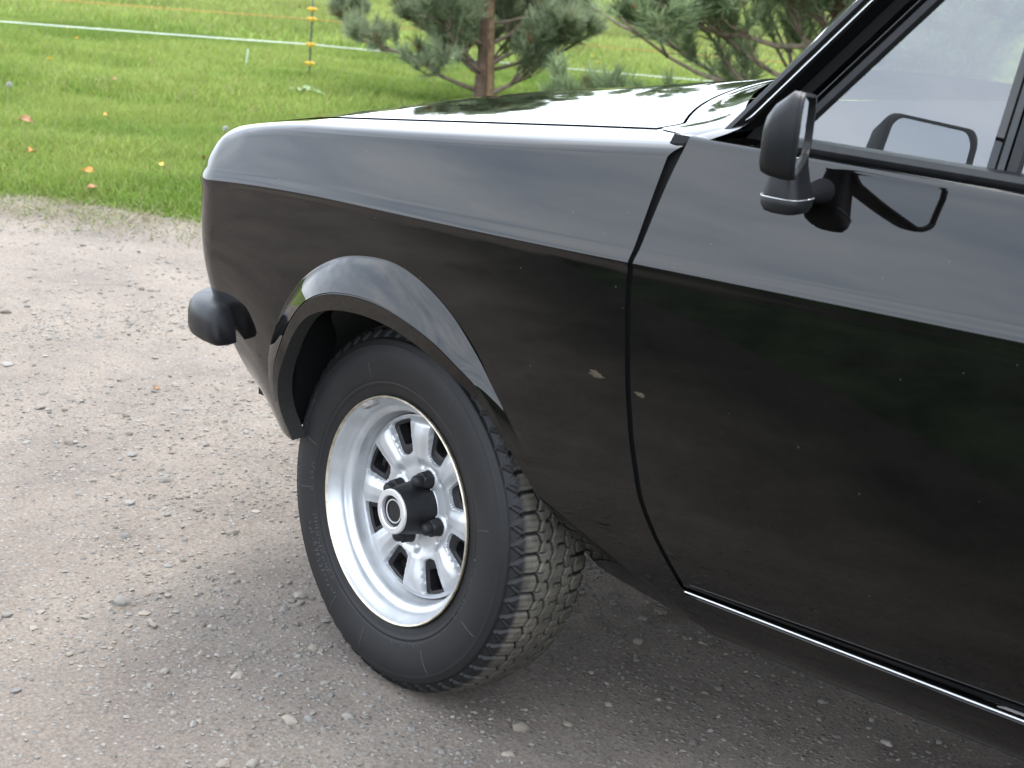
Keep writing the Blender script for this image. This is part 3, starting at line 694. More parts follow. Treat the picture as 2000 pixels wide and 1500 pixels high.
# ---- rear quarters, roof, boot: rest of the shell
for sd_ in (-1, 1):
    P = Patches()
    def zb_(x): a = np.abs(x - 2.407); return np.where(a < .335, np.sqrt(np.maximum(.335 ** 2 - a ** 2, 0)) + .285, .30)
    def ql(u, v):
        x = XR + .006 + (3.22 - XR) * u; z0 = zb_(x); z = z0 + (zc(x) - z0) * v; return low(s_of_x(x), z)
    P.add(ql, np.linspace(0, 1, 80), np.linspace(0, 1, 20), (0, -1, 0))
    def qh(u, v):
        x = XR + .006 + (3.22 - XR) * u; z0 = zc(x); hh = zsh(.53) - z0; d0 = .945 - .012 - z0; f = np.clip(v, 0, 1); dz = d0 * f; o = flank_off(dz, hh)
        a = np.clip(v - 1, 0, 1) * np.pi / 2; return place(s_of_x(x), o - .05 * (1 - np.cos(a)), z0 + dz + .014 * np.sin(a))
    P.add(qh, np.linspace(0, 1, 40), np.concatenate([np.linspace(0, 1, 12), np.linspace(1.1, 2, 8)]), (0, -1, .3))
    P.build('rear_quarter', M['paint'], car, sd_)
    for nm, pts, m in (('rear_pillar', [(2.18, .945), (2.62, .945), (2.36, 1.33), (2.08, 1.33)], M['paint']), ('rear_side_window', [(1.665, .945), (2.17, .945), (2.07, 1.30), (1.665, 1.30)], M['glass'])):
        rings = [[(x, sd_ * side_b(z), z) for x, z in pts], [(x, sd_ * (side_b(z) - .006), z) for x, z in pts]]
        V, F = loft(rings); sharp(fixn(mesh(nm, V, F, m, car)), 30)
P = Patches()
P.add(lambda u, v: (x_ws(0) * 0 + .80 + (2.10 - .80) * v - .08 * (1 - (u / .67) ** 2) * (1 - v), u, 1.315 + .07 * (1 - (np.abs(u) / .672) ** 2.5) + .03 * np.sin(np.pi * v) - .005), np.linspace(-.670, .670, 40), np.linspace(0, 1, 30), (0, 0, 1))
P.build('roof', M['paint'], car)
P = Patches()
P.add(lambda u, v: (2.10 + .48 * v, u * (1 + .10 * v), 1.31 + .065 * (1 - (np.abs(u) / .665) ** 2.5) - v * (.36)), np.linspace(-.66, .66, 24), np.linspace(0, 1, 8), (1, 0, .5))
P.build('rear_window', M['glass'], car)
P = Patches()
P.add(lambda u, v: (2.56 + .64 * v, u, .952 + .02 * (1 - (u / .70) ** 2) - .02 * v * v), np.linspace(-.71, .71, 20), np.linspace(0, 1, 10), (0, 0, 1))
P.build('boot_lid', M['paint'], car)
mesh('tail_panel', [(3.215, -.70, .945), (3.215, .70, .945), (3.24, .70, .35), (3.24, -.70, .35)], [(0, 1, 2, 3)], M['paint'], car, smooth=False)
for sd_ in (-1, 1): box('arch_blackout', (-.332, sd_ * .55, .47), (.024, .19, .28), M['void'], car)  # added black boxes that keep the gap ahead of the tyre dark
box('nose_blackout', (-.42, 0, .53), (.06, 1.22, .36), M['void'], car)  # added black box that blocks light and view through the nose
box('inner_wing', (-.12, -.44, .55), (.62, .03, .42), M['void'], car)
box('inner_wing', (-.12, .44, .55), (.62, .03, .42), M['void'], car)
box('floor_pan', (1.80, 0, .21), (2.5, 1.04, .05), M['underbody'], car)
box('front_subframe', (-.15, 0, .36), (.60, .80, .30), M['underbody'], car, .03)
box('bulkhead', (.47, 0, .61), (.02, 1.30, .54), M['void'], car)

# ---- wheel housings
for sd_ in (-1, 1):
    for cx in (0.02, 2.407):
        a = np.linspace(R(12), R(176 if cx < 1 else 168), 40); rings = []
        for y in (.735 if cx > 1 else .715, .42): rings.append([(cx + .352 * math.cos(t), sd_ * (y - (.12 * float(sm(R(120), R(150), t)) if y > .5 and cx < 1 else 0)), .285 + .352 * math.sin(t)) for t in a])
        rings.append([(cx + .02 * math.cos(t), sd_ * .42, .285 + .02 * math.sin(t)) for t in a])
        V, F = loft(rings, closed=False); mesh('wheel_housing', V, F, M['void'], car)

# ---- interior
V, F = loft([[(.50, y, .60), (.75, y, .60), (.80, y, .86), (.74, y, .930), (float(x_ws(y)) + .035, y, .955)] for y in np.linspace(-.64, .64, 14)]); sharp(fixn(mesh('dashboard', V, F, M['dash'], car)), 40)
def seat(y):
    o = box('seat_cushion', (1.22, y, .47), (.50, .48, .16), M['seat'], car, .05, seg=3); sharp(o, 60)
    b = box('seat_backrest', (0, 0, 0), (.13, .46, .62), M['seat'], car, .05, Matrix.Rotation(R(18), 4, 'Y'), 3); b.location = (1.52, y, .80); sharp(b, 60)
    h = box('headrest', (1.63, y, 1.17), (.08, .26, .15), M['seat'], car, .03, Matrix.Rotation(R(12), 4, 'Y'), 3); sharp(h, 60)
seat(-.36); seat(.36)
box('rear_seat', (2.05, 0, .60), (.20, 1.2, .62), M['seat'], car, .05)
a = np.linspace(0, 2 * np.pi, 40, endpoint=False)
rg = []
for t in a: rg.append([(0 + .012 * math.cos(q) * 1.0, (.185 + .012 * math.sin(q)) * math.cos(t), (.185 + .012 * math.sin(q)) * math.sin(t)) for q in np.linspace(0, 2 * np.pi, 8, endpoint=False)])
rg.append(rg[0]); V, F = loft(rg, caps=False)
stw = mesh('steering_wheel', V, F, M['plastic'], car); stw.location = (.95, -.36, .83); stw.rotation_euler = (0, R(-28), 0)
box('wheel_spoke', (.0, 0, 0), (.012, .36, .03), M['plastic'], stw, .004)

# ---- bumper wrapping the front corner, with a separate black end cap
def bumper():
    prof = [(-.026, -.033), (-.010, -.035), (.008, -.034), (.0165, -.028), (.0195, -.018), (.0200, .006), (.0175, .018), (.010, .028), (-.004, .033), (-.026, .033)]
    def sweep(s_a, s_b, n, taper):
        rings = []
        for i, s in enumerate(np.linspace(s_a, s_b, n)):
            t = (s - s_a) / .022; k = math.sqrt(max(0.0, 1 - max(0, 1 - t) ** 2)) if taper else 1
            sc = .80 + .20 * k if taper else 1
            x, b, h = plan(s)
            ring = []
            for o, z in prof:
                oo = (o + .026) * sc - .026 - .0; zz = z * (.86 + .14 * k if taper else 1)
                # the end is raked: top finishes further forward than the bottom
                ss = s + (.016 * (zz + .04) / .08 if taper else 0) * max(0, 1 - t * .2)
                px, py, _ = place(ss, oo - .006, 0.0); ring.append((float(px), float(py), .499 + zz))
            rings.append(ring)
        return rings
    s_e = float(s_of_x(-.408))
    for sd_ in (-1, 1):
        r = sweep(s_e, s_e + .13, 26, True); V, F = loft(r); V = np.array(V) * ([1, -1, 1] if sd_ > 0 else 1)
        e = sharp(fixn(mesh('bumper_end_cap', V, F, M['plastic'], car)), 50)
        x, y, z = place(s_e + .088, .0125, .496); h = float(plan(s_e + .088)[2])
        V, F = lathe([(0.0, -.001), (.0035, -.001), (.0042, .0012), (.0075, .0016), (.0085, .0)], 16)
        Rm = Matrix.Rotation(-h, 3, 'Z'); V = [Rm @ Vector(p) + Vector((float(x), float(y) , float(z))) for p in V]
        V = np.array([tuple(p) for p in V]) * ([1, -1, 1] if sd_ > 0 else 1)
        fixn(mesh('bumper_screw', V, [tuple(f) for f in F], M['plastic'], e))
    r = sweep(s_e + .131, S_END, 60, False)
    L = [ring for ring in r]; Rr = [[(p[0], -p[1], p[2]) for p in ring] for ring in r[::-1]]
    V, F = loft(L + Rr[1:]); sharp(fixn(mesh('front_bumper', V, F, M['plastic'], car)), 50)
bumper()

# ---- door mirror
def rrect(w, h, r, n=6, cham=0.0):
    P = []
    for cx, cy, a0 in ((w / 2 - r, h / 2 - r, 0), (-w / 2 + r, h / 2 - r, 90), (-w / 2 + r, -h / 2 + r, 180), (w / 2 - r, -h / 2 + r, 270)):
        for i in range(n + 1):
            a = R(a0 + 90 * i / n); P.append((cx + r * math.cos(a), cy + r * math.sin(a)))
    return P
def mirror():
    nx = Vector((math.cos(R(22)), math.sin(R(22)), 0)).normalized()        # glass faces back and a little inward
    tx = Vector((-nx.y, nx.x, 0)); up = Vector((0, 0, 1))                   # tx points toward the car
    c0 = Vector((.684, -.880, .9905))
    def ring(d, w, h, r, oy=0.0, oz=0.0):
        pts = []
        for u, v in rrect(w, h, r):
            # lower outer corner is cut back, top leans in a little
            uu = u * (1 - .10 * max(0, v) / (h / 2)) ; vv = v
            if u < 0 and v < 0: uu = u * (1 - .20 * (-v / (h / 2)) ** 2)
            if u > 0: vv = v * (1 - .28 * (u / (w / 2)))
            pts.append(c0 + nx * d + tx * (uu + oy) + up * (vv + oz))
        return pts
    W_, H_m = .172, .094
    rings = [ring(-.034, W_ * .84, H_m * .56, .014, oz=-.014), ring(-.0325, W_ * .89, H_m * .64, .015, oz=-.012), ring(-.025, W_ * .955, H_m * .80, .016, oz=-.007), ring(-.013, W_ * .985, H_m * .935, .016, oz=-.0025), ring(-.007, W_, H_m, .016), ring(.000, W_, H_m, .016), ring(.0005, W_ * .99, H_m * .985, .016), ring(.004, W_ * .985, H_m * .98, .016), ring(.0052, W_ * .97, H_m * .96, .020), ring(.0045, W_ * .93, H_m * .89, .018), ring(-.001, W_ * .92, H_m * .875, .018)]
    V, F = loft(rings); o = sharp(fixn(mesh('door_mirror', [tuple(p) for p in V], F, M['plastic'], car)), 42)
    g = ring(.0005, W_ * .925, H_m * .88, .018); V = [tuple(p) for p in g]
    gl = mesh('mirror_glass', V, [tuple(range(len(V)))], M['mirror'], o, smooth=False)
    # foot under the head, ending in a rim, and the arm that reaches the door skin
    def oval(c, ax, ay, n=24, pw=.62):
        P = []
        for i in range(n):
            t = 2 * math.pi * i / n; ct, st = math.cos(t), math.sin(t)
            P.append(Vector(c) + Vector((ax * math.copysign(abs(ct) ** pw, ct), ay * math.copysign(abs(st) ** pw, st), 0)))
        return P
    fx, fy = .641, -.814
    V, F = loft([oval((fx, fy, .955), .016, .022), oval((fx, fy, .944), .017, .023), oval((fx + .001, fy, .925), .021, .026), oval((fx + .002, fy, .911), .0240, .028), oval((fx + .002, fy, .9085), .0245, .028)])
    sharp(fixn(mesh('mirror_foot', [tuple(p) for p in V], F, M['plastic'], o)), 50)
    V, F = loft([oval((fx + .002, fy, .9080), .0250, .0285), oval((fx + .002, fy, .9055), .0260, .0295), oval((fx + .002, fy, .898), .0255, .029), oval((fx + .002, fy, .891), .0215, .025), oval((fx + .002, fy, .889), .016, .020)])
    sharp(fixn(mesh('mirror_foot_rim', [tuple(p) for p in V], F, M['rubber_trim'], o)), 40)
    bead = oval((fx + .002, fy, .9078), .0262, .0297, 32); V, F = tube([tuple(p) for p in bead + bead[:1]], .0006, 6); fixn(mesh('mirror_foot_bead', V, F, M['alu'], o))
    rings = []
    for t in np.linspace(0, 1, 9):
        y = -.805 + (-.745 + .805) * t; zc_ = .9055 + .006 * t; hx = .014 + .005 * t * t; hz = .009 + .008 * t * t
        rings.append([(fx + .006 + .010 * t + hx * math.cos(a), y, zc_ + hz * math.sin(a)) for a in np.linspace(0, 2 * math.pi, 16, endpoint=False)])
    V, F = loft(rings); sharp(fixn(mesh('mirror_arm', V, F, M['dash'], o)), 50)
mirror()

# ---- wheels
RIM, TYR = .1825, .298
def make_tyre_mesh(hi):
    pr = np.array([(-.079, .196), (-.083, .207), (-.0865, .222), (-.0880, .238), (-.0868, .252), (-.0825, .266), (-.0765, .2765), (-.0705, .2845), (-.0625, .2905), (-.050, .2940), (-.03, .2968), (0, .298)])
    pr = np.concatenate([pr, pr[-2::-1] * [-1, 1]])
    cw = catmull(pr, 1200); ln = np.r_[0, np.cumsum(np.hypot(*np.diff(cw, axis=0).T))]
    i0 = np.argmin(np.abs(ln - ln[np.argmin(np.abs(cw[:600, 1] - .268))])); l0 = ln[i0]; l1 = ln[-1] - l0
    nT = 120 if hi else 40; lt = np.linspace(l0, l1, nT)
    T = np.stack([np.interp(lt, ln, cw[:, 0]), np.interp(lt, ln, cw[:, 1])], -1)
    d = np.gradient(T, axis=0); nrm = np.stack([-d[:, 1], d[:, 0]], -1); nrm /= np.linalg.norm(nrm, axis=1, keepdims=True); nrm *= np.sign(nrm[:, 1:2] + 1e-9)
    NP = 60; nu = NP * 17 if hi else 180
    u = np.arange(nu) / nu * NP; w = lt - ln[-1] / 2
    U, Wd = np.meshgrid(u, w, indexing='ij'); tri = lambda x: np.abs((x % 1) - .5) * 4 - 1
    aw = np.abs(Wd); sgn = np.sign(Wd); U_ = U + (Wd > 0) * .5
    pit = 2 * np.pi * .296 / NP
    def gv(dist, width): return 1 - sm(width * .42, width * .72, np.abs(dist))
    G = np.zeros_like(U)
    G = np.maximum(G, gv(aw - (.0365 + .0028 * tri(U_ * 1.0)), .0036))                       # zigzag rib grooves
    G = np.maximum(G, gv(aw - (.0135 + .0028 * tri(U_ * 1.0 + .5)), .0032))
    du = ((U_ + .5) % 1 - .5) * pit
    bend = np.where(aw > .060, (aw - .060) * .55, 0)
    G = np.maximum(G, gv(np.where(aw > .0365, ((U_ + .5 + bend / pit) % 1 - .5) * pit, 1), .0048 + .06 * np.maximum(aw - .05, 0)) * (aw > .040))
    G = np.maximum(G, gv(np.where((aw > .0135) & (aw < .0365), ((U_ + .0) % 1 - .5) * pit, 1), .0024) * ((aw < .0245) | (aw > .0335)) * .8)
    G = np.maximum(G, gv(np.where((aw > .0245) & (aw < .0365), ((U_ + .5) % 1 - .5) * pit, 1), .0022) * .7)
    G = np.maximum(G, gv(np.where(aw < .0115, ((U + .25) % 1 - .5) * pit, 1), .0026) * (Wd > -.003) * .8)
    # pointed lugs running down the shoulder, with a chevron cut into each
    fr = np.abs((U_ % 1) - .5) * 2; k = np.clip((aw - .067) / .014, 0, 1); lug = 1 - sm(.0, .18, fr - (1 - .80 * k))
    sh = sm(.0635, .0665, aw); G = np.maximum(G, sh * (1 - lug))
    G = np.maximum(G, .65 * sh * gv((fr - (.62 - 40 * (aw - .066))) * .012, .0026) * (aw < .079))
    G = np.maximum(G, sm(.0815, .0845, aw) * .9)
    depth = (.0065 * (1 - sh) + .0040 * sh) * (1 - sm(.083, .088, aw)) + .0
    H = -G * depth if hi else -.002 * np.ones_like(G)
    th = u / NP * 2 * np.pi
    r = T[None, :, 1] + nrm[None, :, 1] * H; y = T[None, :, 0] + nrm[None, :, 0] * H
    V1 = np.stack([r * np.cos(th)[:, None], y + 0 * r, r * np.sin(th)[:, None]], -1).reshape(-1, 3); F1 = gridF(nu, nT, True)
    # rubber darker in the grooves because no dust lies there; dust on the running surface
    dust = (1 - np.clip(G * 1.6, 0, 1)) * sm(.066, .056, aw) * (0.55 + .45 * vnoise(U * 1.7, Wd * 90, 41)) * (.75 + .25 * vnoise(U * 7, Wd * 300, 42))
    sp = np.maximum(gv(((U_ * 3 + .5 + .10 * np.sin(Wd * 1400)) % 1 - .5) * pit / 3, .0011) * (aw > .040), gv(((U_ * 2 + .25 + .10 * np.sin(Wd * 1500)) % 1 - .5) * pit / 2, .0010) * (aw < .034))
    dust = dust * (1 - .75 * sp) * (.45 + .55 * vnoise(U * .35, Wd * 25, 46)) * 1.15
    c1 = np.array([.010, .0098, .0102]) * (1 - dust[..., None]) + np.array([.140, .125, .100]) * dust[..., None]
    Vs, Fs, Cs, k0 = [V1], [F1], [c1.reshape(-1, 3)], len(V1)
    for sg in (1, -1):
        ls = np.linspace(0, l0, 40); q = np.stack([np.interp(ls, ln, cw[:, 0]), np.interp(ls, ln, cw[:, 1])], -1)
        # fine moulded rings near the bead and under the tread
        rb = q[:, 1].copy(); bump = .0010 * np.exp(-((rb - .2030) / .0012) ** 2) - .0012 * np.exp(-((rb - .2065) / .0012) ** 2) + .0010 * np.exp(-((rb - .263) / .0015) ** 2)
        qq = np.concatenate([[(-.070, .176), (-.0775, .186)], np.stack([q[:, 0] - bump, q[:, 1]], -1)])
        n = 240; a = np.arange(n) / n * 2 * np.pi
        V = np.stack([np.outer(np.cos(a), qq[:, 1]), np.repeat(sg * qq[None, :, 0], n, 0), np.outer(np.sin(a), qq[:, 1])], -1).reshape(-1, 3)
        F = gridF(n, len(qq), True); F = F if sg < 0 else F[:, ::-1]
        Vs.append(V); Fs.append(F + k0); k0 += len(V)
        cc = np.tile(np.array([.0105, .0102, .0107]), (len(V), 1)) * (1 + .25 * (vnoise(V[:, 0] * 30, V[:, 2] * 30, 44) - .5))[:, None]; Cs.append(cc)
    V, F, C = np.concatenate(Vs), np.concatenate(Fs), np.concatenate(Cs)
    # flattened contact patch and the bulge above it
    lim = -.2890
    under = V[:, 2] < lim; V[:, 2] = np.where(under, lim + (V[:, 2] - lim) * .06, V[:, 2])
    bz = sm(-.20, -.285, V[:, 2]); V[:, 1] *= 1 + .05 * bz
    return V, F, C
tV, tF, tC = make_tyre_mesh(True)
tyre_o = None
def lug_mesh():
    prof = []
    hexr = lambda r: [(r / math.cos(((i * 15 + 30) % 60 - 30) * math.pi / 180) * math.cos(R(i * 15)), r / math.cos(((i * 15 + 30) % 60 - 30) * math.pi / 180) * math.sin(R(i * 15))) for i in range(24)]
    cir = lambda r: [(r * math.cos(R(i * 15)), r * math.sin(R(i * 15))) for i in range(24)]
    rings = []
    for off, pts in ((-.012, cir(.0125)), (.001, cir(.0125)), (.0015, hexr(.0112)), (.013, hexr(.0108)), (.0145, cir(.0104)), (.0150, cir(.0088)), (.022, cir(.0085)), (.0255, cir(.0065)), (.027, cir(.003))):
        rings.append([(x, -off, z) for x, z in pts])
    return loft(rings)
def wheel(loc, rz, rx, side, first):
    PH = R(27)
    # pressed disc + barrel = the wheel itself
    prof = [(.1790, .0795), (.1815, .0815), (RIM, .0830), (RIM + .0012, .0815), (RIM, .078)]
    V1, F1 = lathe([(.1700, .0640), (.1730, .0690), (.1765, .0740), (.1782, .0775), (.1792, .0800)], 160)
    V2, F2 = lathe([(.1792, .0800), (.1802, .0820), (.1818, .0830), (.1832, .0822), (.1836, .0800), (.180, .074)], 160)
    V3, F3 = lathe([(.149, .0150), (.1500, .0200), (.1520, .0235), (.1545, .0260), (.1555, .0330), (.1556, .0420), (.1562, .0470), (.1590, .0505), (.1640, .0520), (.1660, .0535), (.1672, .0570), (.1680, .0610), (.1700, .0640)], 160)
    V4, F4 = lathe([(.150, .018), (.152, .0), (.152, -.06), (.178, -.078)], 96)
    # disc height field
    nr, nt = 60, 640
    rr = np.linspace(.030, .1485, nr); tt = np.arange(nt) / nt * 2 * np.pi
    T, RR = np.meshgrid(tt, rr, indexing='ij'); loc_t = ((T - PH) / (np.pi / 4) + .5) % 1 - .5      # -.5..5 , 0 = window centre
    ang = loc_t * np.pi / 4; arc = ang * RR
    hw = np.interp(RR, [.084, .0905, .10, .125, .1385, .1415, .143], [.003, .0150, .0185, .0258, .0285, .0250, .004])   # half width of window in m
    inwin = hw - np.abs(arc); inr = np.minimum(RR - .0855, .1420 - RR)
    win = sm(-.0010, .0016, np.minimum(inwin, inr))
    spoke = np.clip((np.abs(loc_t) - .26) / .24, 0, 1)
    base = .0265 + .0035 * sm(.148, .135, RR)
    dome = .0055 * np.sin(np.pi * np.clip((RR - .066) / (.146 - .066), 0, 1)) ** .8 * sm(.0, .75, spoke) * 1.0 + .004 * sm(.085, .125, RR) * sm(.147, .138, RR)
    hub = -.006 * sm(.085, .064, RR) + .004 * sm(.046, .040, RR)
    pocket = 0
    for q in range(4):
        na = PH + np.pi / 4 + q * np.pi / 2
        dx, dz = RR * np.cos(T) - .054 * np.cos(na), RR * np.sin(T) - .054 * np.sin(na); pocket = pocket + .003 * sm(.0195, .0165, np.hypot(dx, dz))
    h = base + dome + hub + pocket - .010 * win
    h = h - .0035 * np.exp(-((RR - .070) / .006) ** 2) * sm(.3, .9, spoke)
    VD = np.stack([RR * np.cos(T), -h, RR * np.sin(T)], -1).reshape(-1, 3); FD = gridF(nt, nr, True)
    wv = (win > .97).reshape(-1); keep = ~wv[FD].all(1); FDk = FD[keep]
    allV = np.concatenate([V1, V2, V3, V4, VD]); o1 = len(V1); o2 = o1 + len(V2); o3 = o2 + len(V3); o4 = o3 + len(V4)
    allF = np.concatenate([F1, F2 + o1, F3 + o2, F4 + o3, FDk + o4]); mi = np.concatenate([np.zeros(len(F1)), np.ones(len(F2)), np.zeros(len(F3) + len(F4)), np.zeros(len(FDk))]).astype(np.int32)
    me_o = mesh('wheel', allV, allF[:, ::-1], M['silver'], car); me_o.data.materials.append(M['rim_edge']); me_o.data.polygons.foreach_set('material_index', mi)
    fixn(me_o); sharp(me_o, 50)
    t = mesh('tyre', tV, tF, M['tyre'], me_o, colors=tC)
    fixn(t)
    # black window pockets with a rounded slot each
    for q in range(8):
        ca = PH + q * np.pi / 4; sec = []
        def wedge(r0, r1, w0, w1, off, n=8, rad=.005):
            P = [(r0, -w0), (r0, w0), (r1, w1), (r1, -w1)]; out = []
            for i in range(4):
                p, a_, b_ = Vector(P[i]), Vector(P[i - 1]), Vector(P[(i + 1) % 4]); da = (a_ - p).normalized(); db = (b_ - p).normalized()
                for k in range(n):
                    s_ = k / (n - 1); q_ = (1 - s_) ** 2 * (p + da * rad) + 2 * s_ * (1 - s_) * p + s_ * s_ * (p + db * rad); out.append(q_)
            return [(v.x * math.cos(ca) - v.y * math.sin(ca), -off, v.x * math.sin(ca) + v.y * math.cos(ca)) for v in out]
        rings = [wedge(.0840, .1445, .0155, .0305, .0240), wedge(.0870, .1415, .0150, .0275, .0250), wedge(.0995, .1380, .0125, .0205, .0238, rad=.006), wedge(.1015, .1360, .0110, .0185, .0226, rad=.006), wedge(.1020, .1355, .0107, .0180, .006, rad=.006)]
        V, F = loft(rings, caps=False); w_ = sharp(fixn(mesh('wheel_window', V, F, M['wheel_black'], me_o)), 40)
    # centre cap
    V, F = lathe([(.0445, .018), (.0440, .030), (.0425, .040), (.0385, .066), (.0365, .0790), (.0362, .0800)], 64); fixn(mesh('centre_cap', V, F, M['wheel_black'], me_o))
    V, F = lathe([(.0362, .0800), (.0360, .0825), (.0345, .0838), (.0270, .0838), (.0255, .0825), (.0252, .0770)], 64); sharp(fixn(mesh('cap_ring', V, F, M['alu'], me_o)), 35)
    V, F = lathe([(.0252, .0770), (.0195, .0770), (.0195, .0775), (.0160, .0775), (.0160, .0768), (.0005, .0768)], 64); sharp(fixn(mesh('cap_disc', V, F, M['wheel_black'], me_o)), 30)
    V, F = lathe([(.0196, .0774), (.0194, .0785), (.0176, .0785), (.0174, .0774)], 64); sharp(fixn(mesh('cap_bead', V, F, M['alu'], me_o)), 30)
    for q in range(4):
        na = PH + np.pi / 4 + q * np.pi / 2; V, F = lug_mesh(); V = [(x * 1.2 + .054 * math.cos(na), y * 1.2 - .0265, z * 1.2 + .054 * math.sin(na)) for x, y, z in V]
        sharp(fixn(mesh('wheel_nut', V, F, M['wheel_black'], me_o)), 40)
    V, F = lathe([(.148, -.012), (.06, -.010), (.03, -.010)], 48); fixn(mesh('brake_drum', V, F, M['rust'], me_o))
    if first:
        # clip-on balance weight inside the lip, hairline mould marks and raised size marks on the sidewall
        a0 = R(121); rings = []
        for a in np.linspace(a0 - .105, a0 + .105, 12):
            e = math.sqrt(max(.05, 1 - ((a - a0) / .105) ** 6)); rings.append([(r * math.cos(a), -o, r * math.sin(a)) for r, o in ((.1795, .0825), (.1760 - .004 * e, .0795), (.1705 + .002 * (1 - e), .0705), (.1725, .066), (.1780, .076))])
        V, F = loft(rings); sharp(fixn(mesh('balance_weight', V, F, M['lead'], me_o)), 50)
        pr = np.array([(.0865, .222), (.0880, .238), (.0868, .252), (.0825, .266)])
        def on_wall(a, r, lift=.0006):
            o = np.interp(r, [.196, .207, .222, .238, .252, .266], [.079, .083, .0865, .0880, .0868, .0825]) + lift; bz = float(sm(-.20, -.285, r * math.sin(a))); return (r * math.cos(a), -o * (1 + .05 * bz), r * math.sin(a))
        mk = []
        for ad in (168, 188, 12, -28, 60, 112, -60, -100, 215, 238):
            a = R(ad); L = rng.uniform(.022, .040); r0 = .212 + rng.uniform(0, .012); mk.append(tube([on_wall(a + .012 * t * (1 if ad % 8 else -1), r0 + L * t, .0003) for t in np.linspace(0, 1, 6)], .0005, 5))
        def glyphs(a0_, a1_, r_lo, r_hi, n, wgt):
            for i in range(n):
                a = R(a0_ + (a1_ - a0_) * i / n); st = abs(R(a1_ - a0_)) / n
                for k in range(rng.integers(2, 4)):
                    p, q = rng.uniform(.05, .75, 2) * st, rng.choice([0, .5, 1], 2)
                    if abs(q[0] - q[1]) < .1 and abs(p[0] - p[1]) < .2 * st: continue
                    mk.append(tube([on_wall(a + p[0], r_lo + (r_hi - r_lo) * q[0], .0002), on_wall(a + p[1], r_lo + (r_hi - r_lo) * q[1], .0002)], wgt, 4))
        glyphs(150, 196, .254, .262, 22, .0005); glyphs(200, 232, .211, .219, 20, .0006); glyphs(203, 238, .222, .232, 15, .0007)
        glyphs(-2, -34, .203, .210, 16, .0004); glyphs(176, 190, .214, .220, 6, .0004); glyphs(-62, -84, .208, .215, 10, .0004)
        V, F = cat(mk); c = np.tile(np.array([.055, .054, .054]), (len(V), 1)); fixn(mesh('sidewall_marks', V, F, M['tyre'], me_o, colors=c))['kind'] = 'stuff'
    me_o.rotation_mode = 'YXZ'; me_o.location = loc; me_o.rotation_euler = (rx, 0, rz)
    return me_o
w1 = wheel((0, -.64, .285), R(-10.235), R(-2.08), -1, True)
def copy_wheel(loc, rz, rx):
    c = w1.copy(); col.objects.link(c); c.parent = car; c.location = loc; c.rotation_euler = (rx, 0, rz)
    for ch in list(w1.children):
        if ch.name.startswith(('balance', 'sidewall')): continue
        d = ch.copy(); col.objects.link(d); d.parent = c
copy_wheel((0, .64, .285), R(180 - 10.2), 0); copy_wheel((2.407, -.64, .285), 0, 0); copy_wheel((2.407, .64, .285), R(180), 0)

# ---- dried mud flicked on the wing and door
for px, pz, w in ((.382, .622, .011), (.452, .612, .008)):
    bm = bmesh.new(); bmesh.ops.create_icosphere(bm, subdivisions=3, radius=1.0)
    for v in bm.verts:
        n = 1 + .35 * math.sin(v.co.x * 5 + px * 40) * math.cos(v.co.z * 6); v.co = Vector((v.co.x * w * n, v.co.y * .0012, v.co.z * w * .38 * n + v.co.x * w * -.15))
    me = bpy.data.meshes.new('mud_spot'); bm.to_mesh(me); bm.free()
    X, Y, Z_ = low(s_of_x(px), pz); link('mud_spot', me, M['mud'], car, (float(X), float(Y), float(Z_)))

